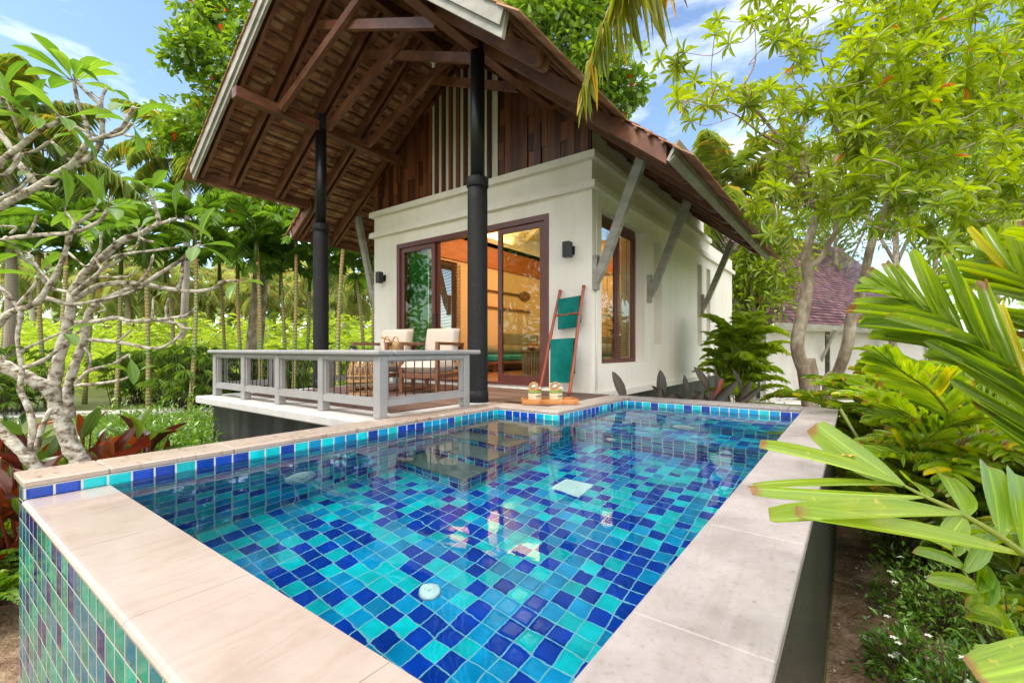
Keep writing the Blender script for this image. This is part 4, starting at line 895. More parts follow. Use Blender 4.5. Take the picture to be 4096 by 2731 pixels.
def coconut(x,label,leafback):
    t=thing('coconut_drink',label,'coconut',Rz(x,0),'coconuts on the serving tray',rz=ang); t.scale=(1.2,1.2,1.0)
    r=.058
    q=MB(); q.lathe((0,0,0),[(r*.98,.022),(r*1.02,.04),(r,.085),(r*.97,.098)],9); q.build('husk',coco,t,smooth=False)
    q=MB(); q.lathe((0,0,0),[(r*.8,.0),(r*.98,.012),(r*.99,.0215)],9); q.build('husk_base',cog,t,smooth=False)
    q=MB(); q.lathe((0,0,0),[(r*1.0,.0985),(r*1.05,.104),(r*1.0,.114),(r*.7,.122),(r*.66,.114)],18); q.build('husk_rim',cog,t)
    q=MB(); q.lathe((0,0,0),[(r*.86,.1225),(r*.8,.127),(r*.5,.126)],18); q.build('cut_top',cob,t)
    q=MB(); a0=math.radians(35)
    ring=[(.036*math.cos(a),.0,.036*math.sin(a)*1.25) for a in np.linspace(0,2*PI,24)]
    q.tube(ring,.0055,8); o=q.build('lid_rind',cob,t); o.location=(-.012,-.01,.16); o.rotation_euler=(.1,.5,-.3)
    q=MB(); q.tube([(0,.004,0),(0,.010,0)],[.034,.030],20); o2=q.build('lid_flesh',wh,t); o2.location=(-.012,-.012,.16); o2.rotation_euler=(.1,.5,-.3); o2.scale=(1,1,1.22)
    lb=LB(T_FRANG)
    for k in range(5):
        a=k*2*PI/5; lb.add((.035,-.02,.135),(math.cos(a)*.8,math.sin(a)*.8-.4,.45),(0,0,1),.032,.018)
    build_leaves('flower',[lb],leaf_mat('white_petal',(.8,.8,.76),(.85,.84,.8),tr=.2),t)
    q=MB(); letters(q,'OUTRIGGER',.004,lambda x:-math.sqrt(max(0,(r*1.0)**2-x*x))-.0015,.062,.008,.0036,.0014); q.bar((.008,-r-.001+.0012,.055),(.046,-.0375,.055),.001,.001); q.build('logo_lettering',plain('branded_letters',(.10,.03,.02)),t)
    if leafback:
        q=MB(); q.tube([(-.0,.02,.155),(0,.032,.152)],[.045,.042],20); q.build('shell_back',plain('dark_shell',(.10,.10,.11)),t)
    q=MB(); q.tube([(-.075,.01,.113),(.075,.006,.110)],.002,6); q.build('skewer',cog,t)
coconut(-.15,'coconut drink at the left end of the wooden tray, dark shell behind its lid',True); coconut(.07,'coconut drink nearer the middle of the wooden tray, under the towel',False)
# ================================================================== GROUND
def ground_mat():
    m,nt,out=nmat('lawn_and_earth'); b=node(nt,'BsdfPrincipled'); c=coords(nt)
    n=node(nt,'TexNoise'); n.inputs['Scale'].default_value=.35; n.inputs['Detail'].default_value=8; nt.links.new(c,n.inputs[0])
    n2=node(nt,'TexNoise'); n2.inputs['Scale'].default_value=18; n2.inputs['Detail'].default_value=8; nt.links.new(c,n2.inputs[0])
    f=math_(nt,'ADD',math_(nt,'MULTIPLY',n.outputs[0],.5),math_(nt,'MULTIPLY',n2.outputs[0],.5))
    nt.links.new(ramp(nt,f,[(.35,(.05,.08,.018)),(.5,(.09,.13,.02)),(.62,(.17,.15,.06))]),b.inputs['Base Color']); b.inputs['Roughness'].default_value=.95
    bp=node(nt,'Bump'); bp.inputs['Strength'].default_value=.8; bp.inputs['Distance'].default_value=.03; nt.links.new(n2.outputs[0],bp.inputs['Height']); nt.links.new(bp.outputs[0],b.inputs['Normal'])
    nt.links.new(b.outputs[0],out.inputs[0]); return m
q=MB(); q.add([(-300,-300,G),(300,-300,G),(300,300,G),(-300,300,G)],[(0,1,2,3)]); struct(q.build('ground',ground_mat()))
soilm=noisy('sandy_soil',[(.09,.055,.035),(.21,.14,.09),(.34,.25,.17)],7,rough=.95,bump=1.0,bscale=45,bdist=.03,detail=12,lo=.3,hi=.7,spec=.15)
def bumpy(name,x0,x1,y0,y1,z,mat,amp=.03,n=60):
    q=MB(); r=random.Random(3); ph=[(r.uniform(.5,6),r.uniform(.5,6),r.uniform(0,6),r.uniform(0,6)) for _ in range(7)]
    def f(u,v):
        x=x0+(x1-x0)*u;y=y0+(y1-y0)*v; e=min(u,v,1-u,1-v)*10; e=min(1,e)
        return (x,y,z+e*(.015+amp*sum(math.sin(a*x+p)*math.sin(b*y+o) for a,b,p,o in ph)/4*.5+random.uniform(-.004,.004)))
    q.grid(f,n,n); return struct(q.build(name,mat))
bumpy('soil',-.12,3.5,-1.5,5.6,G+.004,soilm,.05,120); bumpy('soil',-6.5,-3.09,-1.5,2.3,G+.006,soilm,.05,50); bumpy('soil',-2.65,1.0,5.35,9.5,G+.005,soilm,.03,40)
# litter: pebbles, twigs and dead leaves on the soil
q=MB(); lb=LB(T_LEAFS)
for _ in range(2600):
    x=random.uniform(-.1,2.6);y=random.uniform(-.6,5); r=random.uniform(.003,.011); z=G+.025
    q.cur=random.random(); q.lathe((x,y,z),[(r*.6,-r*.6),(r,0),(r*.6,r*.6)],5)
for _ in range(420):
    a=random.uniform(0,6.3); lb.add((random.uniform(-.1,2.6),random.uniform(-.6,5),G+.04),(math.cos(a),math.sin(a),random.uniform(-.1,.2)),(random.uniform(-.4,.4),random.uniform(-.4,.4),1),random.uniform(.03,.09),random.uniform(.012,.03))
o=q.build('pebbles',varied('pebble',[(0,(.07,.05,.035)),(.5,(.22,.16,.11)),(1,(.5,.45,.38))],9,(1,1,1),.8,.1,30)); o['kind']='stuff'; tag(o,'small pebbles and grit strewn over the brown soil','pebbles'); o['kind']='stuff'
o=build_leaves('leaf_litter',[lb],leaf_mat('dead_leaf',(.09,.03,.015),(.25,.09,.03),tr=.1)); tag(o,'dry brown leaf litter on the soil beside the pool wall','leaf litter'); o['kind']='stuff'
pathm=noisy('pale_path',[(.5,.48,.44),(.62,.6,.56)],3,rough=.8,bump=.2,bscale=60,bdist=.003)
def path(pts,w,z):
    q=MB(); pts=[np.array(p,float) for p in pts]; L=[];R=[]
    for i,p in enumerate(pts):
        d=pts[min(i+1,len(pts)-1)]-pts[max(i-1,0)]; d/=np.linalg.norm(d); n=np.array([-d[1],d[0]]); L.append(p+n*w/2);R.append(p-n*w/2)
    vs=[(a[0],a[1],z) for a in L]+[(a[0],a[1],z) for a in R]; k=len(L); q.add(vs,[(i,k+i,k+i+1,i+1) for i in range(k-1)]); return q
def gp(sx,sy): r=1.76*SF/(sy-SYH); return P(sx,sy,r)[:2]
struct(path([gp(-300,1668),gp(300,1655),gp(700,1642),gp(1000,1636),(-9.5,9)],1.2,G+.012).build('path',pathm))
struct(path([gp(3100,1606),gp(3350,1618),gp(3520,1640),gp(3450,1700),gp(3390,1712)],1.5,G+.014).build('path',pathm))
struct(path([gp(2700,1585),gp(3300,1612),gp(4300,1600)],1.4,G+.010).build('path',pathm))
# ================================================================== PLANT MATERIALS
GR['coco']=leaf_mat('coconut_leaflet',(.09,.17,.025),(.24,.30,.05),odd=(.42,.33,.06),oddp=.10,tr=.42,rough=.35,stem=(.30,.26,.06))
GR['cocofar']=leaf_mat('coconut_leaflet_old',(.14,.22,.05),(.36,.38,.10),odd=(.34,.24,.08),oddp=.10,tr=.4,rough=.4,stem=(.3,.22,.08))
GR['areca']=leaf_mat('areca_leaflet',(.045,.12,.015),(.16,.28,.035),tr=.4,rough=.3,stem=(.09,.15,.03))
GR['almond']=leaf_mat('broad_tree_leaf',(.045,.11,.014),(.17,.27,.03),odd=(.5,.09,.01),oddp=.008,tr=.4,rough=.3,stem=(.07,.05,.035))
GR['cerb']=leaf_mat('long_tree_leaf',(.085,.155,.012),(.25,.335,.02),odd=(.45,.17,.04),oddp=.004,tr=.45,rough=.3,stem=(.16,.12,.08))
GR['cerbd']=leaf_mat('background_tree_leaf',(.05,.12,.012),(.18,.28,.03),odd=(.5,.12,.02),oddp=.01,tr=.42,rough=.35,stem=(.13,.1,.07))
GR['fran']=leaf_mat('frangipani_leaf',(.07,.16,.02),(.16,.28,.04),tr=.4,rough=.32,stem=(.3,.26,.2))
GR['mac']=leaf_mat('fan_leaflet',(.08,.175,.014),(.25,.35,.03),odd=(.45,.42,.03),oddp=.05,tr=.42,rough=.25,stem=(.20,.24,.04),spots=True)
GR['lime']=leaf_mat('lime_leaflet',(.12,.24,.02),(.38,.48,.05),tr=.45,rough=.3,stem=(.2,.24,.05))
GR['macd']=leaf_mat('dark_fan_leaflet',(.06,.14,.014),(.25,.35,.03),odd=(.45,.42,.05),oddp=.06,tr=.42,rough=.28,stem=(.12,.16,.04),spots=True)
GR['lady']=leaf_mat('lady_palm_leaf',(.06,.14,.018),(.22,.34,.05),tr=.3,rough=.35,stem=(.07,.05,.03))
GR['hedge']=leaf_mat('hedge_leaf',(.05,.12,.015),(.18,.32,.04),tr=.3,rough=.25,stem=(.08,.06,.03))
GR['jas']=leaf_mat('jasmine_leaf',(.03,.09,.012),(.11,.22,.02),tr=.3,rough=.2,stem=(.12,.08,.05))
GR['fernd']=leaf_mat('fern_leaf',(.06,.16,.015),(.2,.34,.03),tr=.4,rough=.45,stem=(.1,.12,.03))
GR['bright']=leaf_mat('bright_shrub_leaf',(.14,.26,.03),(.38,.46,.07),tr=.42,rough=.5,stem=(.1,.1,.04))
GR['far']=leaf_mat('far_wood_leaf',(.08,.16,.04),(.24,.32,.08),tr=.35,rough=.6)
GR['red']=leaf_mat('red_canna_leaf',(.04,.014,.009),(.13,.034,.013),tr=.35,rough=.25,stem=(.2,.04,.02))
GR['redg']=leaf_mat('green_canna_leaf',(.03,.08,.018),(.12,.17,.02),odd=(.16,.05,.015),oddp=.2,tr=.35,rough=.25,stem=(.15,.06,.02))
GR['hang']=leaf_mat('yellowing_leaflet',(.13,.20,.02),(.36,.36,.05),odd=(.5,.36,.05),oddp=.15,tr=.45,rough=.35,stem=(.3,.26,.06),spots=True)
GR['darkred']=leaf_mat('dark_heliconia_leaf',(.022,.018,.012),(.055,.038,.022),odd=(.2,.035,.012),oddp=.15,tr=.15,rough=.5,stem=(.08,.03,.02))
GR['petal']=leaf_mat('white_flower_petal',(.8,.8,.75),(.85,.85,.8),tr=.3)
GR['casu']=leaf_mat('feathery_far_leaf',(.09,.12,.05),(.2,.24,.1),tr=.3,rough=.7,stem=(.15,.13,.1))
bark_f=noisy('frangipani_bark',[(.05,.035,.02),(.18,.135,.095),(.40,.36,.30),(.54,.50,.44)],15,(1,1,1.5),.85,1.0,40,bdist=.012,lo=.33,hi=.58,detail=10,spec=.2)
bark_c=noisy('tree_bark',[(.13,.09,.06),(.28,.22,.16),(.48,.44,.36)],6,(1,1,.55),.85,.9,26,bdist=.02,lo=.3,hi=.68,detail=10,spec=.2)
def ring_bark(name,a,b,c_,f):
    m,nt,out=nmat(name); bs=node(nt,'BsdfPrincipled'); cc=coords(nt); w_=node(nt,'TexWave'); w_.bands_direction='Z'; w_.inputs['Scale'].default_value=f; w_.inputs['Distortion'].default_value=1.2; w_.inputs['Detail'].default_value=2; nt.links.new(cc,w_.inputs[0])
    n=node(nt,'TexNoise'); n.inputs['Scale'].default_value=.8; nt.links.new(cc,n.inputs[0]); col=ramp(nt,n.outputs[0],[(.35,a),(.65,b)])
    mx=node(nt,'Mix',data_type='RGBA'); r=ramp(nt,w_.outputs[0],[(.0,(1,1,1)),(.12,(0,0,0))]); nt.links.new(r,mx.inputs['Factor']); nt.links.new(col,mx.inputs[6]); mx.inputs[7].default_value=(*c_,1)
    nt.links.new(mx.outputs[2],bs.inputs['Base Color']); bs.inputs['Roughness'].default_value=.6; bp=node(nt,'Bump'); bp.inputs['Strength'].default_value=.5; bp.inputs['Distance'].default_value=.01; nt.links.new(w_.outputs[0],bp.inputs['Height']); nt.links.new(bp.outputs[0],bs.inputs['Normal']); nt.links.new(bs.outputs[0],out.inputs[0]); return m
bark_a=ring_bark('areca_stem',(.12,.20,.04),(.32,.17,.06),(.5,.42,.28),3.2)
bark_k=ring_bark('coconut_trunk',(.26,.2,.16),(.42,.36,.31),(.15,.11,.09),5)
# ================================================================== PLANT BUILDERS
def spl(pts,n):
    pts=np.array(pts,float); m=len(pts)
    if m<3: t=np.linspace(0,1,n+1)[:,None]; return list(pts[0]*(1-t)+pts[-1]*t)
    out=[]
    e=np.vstack([2*pts[0]-pts[1],pts,2*pts[-1]-pts[-2]])
    for i in range(m-1):
        for k in range(n):
            t=k/n;a,b,c_,d=e[i],e[i+1],e[i+2],e[i+3]
            out.append(.5*((2*b)+(-a+c_)*t+(2*a-5*b+4*c_-d)*t*t+(-a+3*b-3*c_+d)*t**3))
    out.append(pts[-1]); return out
def frond(mb,lb,pts,n,L,W,ang=55,hang=.25,r0=.012,r1=.004,first=.12,vee=.35,taper=.5,jit=.12,up=(0,0,1),pair=1,bend=1.0):
    """rachis through pts with n leaflets a side"""
    c=spl(pts,6); seg=np.array([np.linalg.norm(c[i+1]-c[i]) for i in range(len(c)-1)]); cum=np.concatenate([[0],np.cumsum(seg)]); T=cum[-1]
    mb.tube(c,list(np.linspace(r0,r1,len(c))),5,cap=False)
    up=np.array(up,float)
    for i in range(n):
        u=first+(1-first)*(i+.5)/n; s_=u*T; k=min(len(c)-2,int(np.searchsorted(cum,s_)-1)); p=c[k]+(c[k+1]-c[k])*((s_-cum[k])/max(seg[k],1e-6))
        d=c[k+1]-c[k]; d=d/np.linalg.norm(d); sd=np.cross(d,up); sd/=np.linalg.norm(sd)+1e-9; nn=np.cross(sd,d)
        a=math.radians(ang*(1-.45*u)+random.uniform(-8,8)); prof=math.sin(PI*min(1,(u*.9+.12)))**.6*(1-taper*max(0,u-.6))
        for sg in (-1,1):
            dd=d*math.cos(a)+sd*sg*math.sin(a)+nn*(vee+random.uniform(-jit,jit))-np.array([0,0,hang*(.6+.8*random.random())])
            lb.add(p+d*random.uniform(-.01,.01),dd,nn+sd*sg*-.25,L*prof*random.uniform(.88,1.1),W*(.75+.4*prof)*random.uniform(.85,1.15),bend=bend*random.uniform(.6,1.5))
def arch(base,az,L,el,droop,n=5):
    d=np.array([math.cos(az),math.sin(az),0]); pts=[]; p=np.array(base,float); e=el
    for i in range(n+1):
        pts.append(p.copy()); p=p+(d*math.cos(e)+np.array([0,0,math.sin(e)]))*L/n; e-=droop/n
    return pts
def coco_crown(nf,L,nl,ll,lw,seed,droop=1.7,tpl=T_STRIPL,elr=(1.35,-.5)):
    random.seed(seed); mb=MB(); lb=LB(tpl)
    for i in range(nf):
        f=i/(nf-1); az=i*2.39996+random.uniform(-.2,.2); el=elr[0]+(elr[1]-elr[0])*f
        frond(mb,lb,arch((0,0,0),az,L*random.uniform(.85,1.08),el,droop*random.uniform(.8,1.15)),nl,ll,lw,ang=62,hang=.25+.5*f,r0=.03,r1=.006,first=.2,vee=.15)
    return mb,lb
def trunk(mb,a,b,r0,r1,bow=.15,n=8,seg=9):
    a=np.array(a,float);b=np.array(b,float); o=np.array([random.uniform(-1,1),random.uniform(-1,1),0])*bow
    pts=[a+(b-a)*t+o*math.sin(PI*t) for t in np.linspace(0,1,seg)]
    mb.tube(pts,[r0*(1.25 if i==0 else 1)+(r1-r0)*i/(seg-1) for i in range(seg)],n,wob=.08)
reg=[]     # (object, category key) collected for labels written after everything is placed
# ---- coconut palms
def coco_palm(crown,base,lab,group,kind,name='coconut_palm'):
    t=thing(name,lab,'palm tree',tuple(base),group)
    q=MB(); trunk(q,(0,0,0),np.array(crown)-np.array(base),.17,.11,.3,8,12); q.build('trunk',bark_k,t)
    mb,lb=kind; o=build_leaves('crown',[lb],GR['coco'] if lab else GR['cocofar'],t,mb); o.location=tuple(np.array(crown)-np.array(base)); return t
def ground_at(sx,d,dx=0): p=P(sx,0,d); return np.array([p[0]+dx,p[1],G])
KA=coco_crown(20,3.9,64,.85,.034,11); KB=coco_crown(18,3.6,60,.8,.034,12)
coco_palm(P(30,600,14),ground_at(40,14,-.6),'tall coconut palm cut by the left edge of the picture','coconut palms behind the garden',KA)
coco_palm(P(748,640,20),ground_at(700,20,.5),'tall coconut palm with yellowing fronds just left of the big roof','coconut palms behind the garden',KB)
coco_palm(P(2890,820,15.5),ground_at(2890,17,-1),'coconut palm showing above the roof behind the white villa','coconut palms behind the garden',KB)
# the far grove: one palm, copied
mb,lb=coco_crown(15,3.2,26,.8,.08,21,droop=1.7,elr=(1.3,-.55)); random.seed(5)
far=[(160,1085,30),(310,1130,34),(455,1150,27),(560,1060,36),(640,1180,40),(760,1130,29),(880,1165,33),(960,1110,38),(1045,1190,31),(1110,1140,42),(1200,1180,35),(1290,1120,30),(1350,1190,37),(1400,1140,44),(1460,1185,33),(60,1160,38),(390,1200,45),(700,1215,46),(1150,1225,48),(1240,1230,50),(830,1225,50),(1330,1235,52),(500,1225,52),(230,1215,48)]
src=None
for i,(sx,sy,d) in enumerate(sorted(far)):
    c=P(sx,sy,d); b=np.array([c[0]+random.uniform(-.8,.8),c[1]+random.uniform(-.8,.8),G]); h=c[2]-G
    if src is None:
        src=thing('coconut_palm','x','palm tree',tuple(b),'coconut palms of the far grove'); H0=h
        q=MB(); trunk(q,(0,0,0),(0,0,h),.16,.11,.35,7,9); q.build('trunk',bark_k,src); o=build_leaves('crown',[lb],GR['cocofar'],src,mb); o.location=(0,0,h); t=src
    else: t=dup(src,tuple(b),random.uniform(0,6.3))
    for ch in t.children:
        if ch.name.startswith('crown'): ch.location=(0,0,h)
        else: ch.scale=(1,1,h/H0)
    reg.append((t,'far'))
# ---- areca palms with thin ringed stems
def areca_crown(seed):
    random.seed(seed); mb=MB(); lb=LB(T_STRIP)
    for i in range(8):
        az=i*2.4; el=1.25-.14*i; frond(mb,lb,arch((0,0,0),az,1.75*random.uniform(.85,1.1),el,1.5),20,.52,.062,ang=58,hang=.18,r0=.02,r1=.006,first=.22,vee=.4,taper=.4)
    mb.tube([(0,0,-.75),(0,0,-.05)],[.062,.045],8); return mb,lb
AC=[areca_crown(s) for s in (31,32,33)]; amesh=[None]*3; random.seed(8)
arecas=[(-60,900,13),(60,1020,15),(154,1010,14),(270,930,12.5),(386,1050,15),(484,1000,14),(579,960,12.5),(663,1040,15),(779,900,13),(877,1050,16),(951,1020,14.5),(1023,940,13.5),(1045,1060,15.5),(1123,1090,15),(1185,960,14),(1239,1080,16),(1305,1010,14),(1380,900,13.5),(1423,1120,15),(1500,1000,14.5),(1560,930,13.5)]
for i,(sx,sy,d) in enumerate(arecas):
    c=P(sx,sy,d); b=np.array([c[0]+random.uniform(-.35,.35),c[1]+random.uniform(-.3,.3),G]); t=thing('areca_palm','x','palm tree',tuple(b),'slim areca palms in a row along the path',random.uniform(0,6)) ; t.rotation_euler=(0,0,0)
    q=MB(); trunk(q,(0,0,0),c-b,.062,.048,.12,8,9); q.build('stem',bark_a,t)
    k=i%3
    if amesh[k] is None: o=build_leaves('crown',[AC[k][1]],GR['areca'],t,AC[k][0]); amesh[k]=o
    else: o=amesh[k].copy(); C.objects.link(o); o.parent=t
    o.location=tuple(c-b); o.rotation_euler=(0,0,random.uniform(0,6.3)); reg.append((t,'areca'))
# ---- lady palms / dwarf clumps at the foot of the arecas
def lady(seed):
    random.seed(seed); mb=MB(); lb=LB(T_STRIP)
    for k in range(30):
        x,y=random.gauss(0,.32),random.gauss(0,.32); h=random.uniform(.3,1.75); az=random.uniform(0,6.3); top=np.array([x*1.5,y*1.5,h]); mb.tube([(x,y,0),top],[.014,.009],5)
        for f in range(3):
            a=az+f*2.1; dd=np.array([math.cos(a),math.sin(a),.35]); p=top+dd*.28; mb.tube([top,p],[.005,.003],4)
            for j in range(9):
                b_=a+(j-4)*.33; lb.add(p,(math.cos(b_),math.sin(b_),random.uniform(-.35,.25)),(0,0,1),random.uniform(.26,.36),.035)
    return mb,lb
LM=None; random.seed(4)
for i,(sx,d) in enumerate(((-40,13),(40,12.5),(520,15),(610,15.5),(700,14.5),(760,13.5),(830,15),(1000,16),(1180,15.5),(1430,14))):
    b=ground_at(sx,d)
    if LM is None: t=thing('lady_palm','x','shrub',tuple(b),'lady palm clumps under the areca palms'); mb,lb=lady(3); build_leaves('foliage',[lb],GR['lady'],t,mb); LM=t
    else: t=dup(LM,tuple(b),random.uniform(0,6),sc=random.uniform(.7,1.0))
    reg.append((t,'lady'))
# ---- bright undergrowth beyond: ferny shrubs, one mass
random.seed(14); lb=LB(T_LEAFS)
for k in range(14000):
    d=random.uniform(16.5,34); sx=random.uniform(-500,1620); b=ground_at(sx,d); cx=int(b[0]/1.7)*1.7; cy=int(b[1]/1.7)*1.7; h=1.2+1.9*abs(math.sin(cx*3.1+cy*1.7))**1.5+(d-17)*.035
    z=G+h*random.random()**.6; a=random.uniform(0,6.3); lb.add((b[0],b[1],z),(math.cos(a),math.sin(a),random.uniform(-.1,.9)),(0,0,1),random.uniform(.25,.6),random.uniform(.05,.13))
o=build_leaves('undergrowth',[lb],GR['bright']); tag(o,'bright green ferny undergrowth filling the ground behind the palm row','undergrowth'); o['kind']='stuff'
# ---- far wood all round
random.seed(15); lb=LB(T_LEAFS)
for k in range(9500):
    a=random.uniform(0,2*PI); rr=random.uniform(48,70); cx=rr*math.cos(a); cy=rr*math.sin(a); hh=5.0+1.8*math.sin(a*23)+1.4*math.sin(a*61+1)+ (4 if cy<0 else 0); z=G+hh*random.random()**.8; b=random.uniform(0,6.3)
    lb.add((cx,cy,z),(math.cos(b),math.sin(b),random.uniform(-.5,.6)),(0,0,1),random.uniform(1.0,2.2),random.uniform(.5,1.2))
for k in range(4200):
    sx=random.uniform(-700,1700); d=random.uniform(44,52); b=ground_at(sx,d); z=G+(4.4+1.2*math.sin(sx*.02)+.7*math.sin(sx*.057))*random.random()**.7; a=random.uniform(0,6.3); lb.add((b[0],b[1],z),(math.cos(a),math.sin(a),random.uniform(-.4,.6)),(0,0,1),random.uniform(.6,1.3),random.uniform(.25,.6))
o=build_leaves('far_wood',[lb],GR['far']); tag(o,'hazy green wood closing the view behind the coconut grove','far wood'); o['kind']='stuff'
# ---- leafy trees from limbs and clumps
def leafy(name,label,base,limbs,clumps,lbt,mat,lsz,nper,rad,group=None,fall=.2,cat='tree',r0=.14,whorl=False,twr=.012,bark=None):
    t=thing(name,label,cat,tuple(base),group); base=np.array(base); q=MB(); nodes=[]
    for l in limbs:
        if whorl: l=[(*p[:3],p[3]*.7) for p in l]
        pts=spl([np.array(p[:3])-base for p in l],4); rr=np.interp(np.linspace(0,1,len(pts)),np.linspace(0,1,len(l)),[p[3] for p in l]); q.tube(pts,list(rr),8,wob=.08); nodes+= [(p,r) for p,r in zip(pts,rr)]
    N=np.array([n[0] for n in nodes]); NR=np.array([n[1] for n in nodes]); lb=LB(lbt)
    cl=sorted(clumps,key=lambda c:np.min(np.linalg.norm(N-(c-base),axis=1)))
    for c in cl:
        c=c-base; dist=np.linalg.norm(N-c,axis=1)+np.maximum(0,N[:,2]-c[2])*1.5; k=int(np.argmin(dist)); a=N[k]; m_=(a+c)/2+np.array([random.gauss(0,.1),random.gauss(0,.1),-.08*dist[k]])
        r=min(max(NR[k]*.55,.006),.03 if dist[k]>.8 else twr); tw=spl([a,m_,c],3); q.tube(tw,list(np.linspace(r,.004,len(tw))),5,cap=False)
        if dist[k]>.25: N=np.vstack([N,m_[None],c[None]]); NR=np.append(NR,[r*.7,r*.5])
        ax=c-m_; ax=ax/(np.linalg.norm(ax)+1e-6)+np.array([0,0,.7]); ax/=np.linalg.norm(ax); s1=np.cross(ax,[0.3,.9,.1]); s1/=np.linalg.norm(s1); s2=np.cross(ax,s1)
        if whorl:
            rr0=random.random()
            for j in range(nper):
                an=j*2.4; e=1.15-1.5*j/nper+random.uniform(-.15,.15); d=(s1*math.cos(an)+s2*math.sin(an))*math.cos(e)+ax*math.sin(e)
                lb.add(c-ax*.03*j/nper,d-np.array([0,0,fall*random.random()]),ax,lsz[0]*random.uniform(.7,1.15),lsz[1]*random.uniform(.8,1.2),r=min(.999,max(0,rr0*.55+random.random()*.45)) if random.random()>.005 else .999)
        else:
            for j in range(nper):
                v=rng.normal(0,1,3); v/=np.linalg.norm(v); p=c+v*rad*random.random()**.4; d=v+np.array([0,0,.2])+rng.normal(0,.5,3); lb.add(p,d-np.array([0,0,fall]),(rng.normal(0,.4),rng.normal(0,.4),1),lsz[0]*random.uniform(.6,1.2),lsz[1]*random.uniform(.7,1.2))
    q.build('trunk',bark or bark_c,t); build_leaves('crown',[lb],mat,t); return t
def blob(c,rx,ry,rz_,n,shell=.55):
    out=[]
    for _ in range(n):
        v=rng.normal(0,1,3); v/=np.linalg.norm(v); f=shell+(1-shell)*random.random(); out.append(np.array(c)+v*np.array([rx,ry,rz_])*f*(1+.18*math.sin(v[0]*7+v[2]*5)))
    return out
random.seed(41)
# big leaved trees showing above and beside the roof
b=ground_at(1000,17); cl=[]
for sx,sy,d,r,n in ((830,60,15,1.1,16),(900,260,14,1.2,20),(800,210,14,.8,12),(740,230,14,.5,6),(950,430,14.5,1.0,15),(760,480,15,.9,12),(680,560,15,.6,7),(1000,150,15.5,1.6,24),(1150,100,16,2,30),(850,520,15,.9,12),(960,800,15,1.0,14),(1120,840,15,1.3,26),(1300,900,15,1.2,20),(1050,960,15.5,.9,12),(1000,-150,16,2.2,34),(860,-60,15,1,14)):
    cl+=blob(P(sx,sy,d),r,r,r*.8,n,.2)
lim=[[(*b,.32),(*P(1060,900,16.5),.24),(*P(1080,500,16),.15),(*P(1050,100,16),.06)],[(*P(1060,900,16.5),.14),(*P(960,620,15.5),.08),(*P(850,350,15),.03)],[(*P(1080,500,16),.12),(*P(980,300,15.5),.06),(*P(860,120,15),.03)],[(*P(1060,900,16.5),.1),(*P(1250,850,16),.05),(*P(1380,860,15.5),.02)]]
leafy('almond_tree','large glossy leaved tree rising behind the left slope of the roof',b,lim,cl,T_OBO,GR['almond'],(.26,.15),34,.42)
b=ground_at(2300,15); cl=[]
for sx,sy,d,r,n in ((2120,40,14,1.2,26),(2280,120,14,1.3,30),(2420,300,14,.9,18),(2480,380,14,.5,9),(2340,260,14,1.0,18),(2180,-100,15,1.6,30),(2400,20,14.5,1.1,20),(2020,-60,15,1.2,18),(2540,340,14,.3,5),(2320,420,14.5,.8,12),(1900,-80,15.5,1.2,14)): cl+=blob(P(sx,sy,d),r,r,r*.8,n,.2)
lim=[[(*b,.3),(*P(2290,900,15),.22),(*P(2280,500,14.5),.14),(*P(2240,150,14.5),.05)],[(*P(2280,500,14.5),.1),(*P(2380,350,14.2),.05),(*P(2480,330,14),.02)],[(*P(2280,500,14.5),.1),(*P(2180,200,14.5),.05),(*P(2080,20,14),.02)]]
leafy('almond_tree','large glossy leaved tree rising behind the roof ridge to the right',b,lim,cl,T_OBO,GR['almond'],(.26,.15),34,.42)
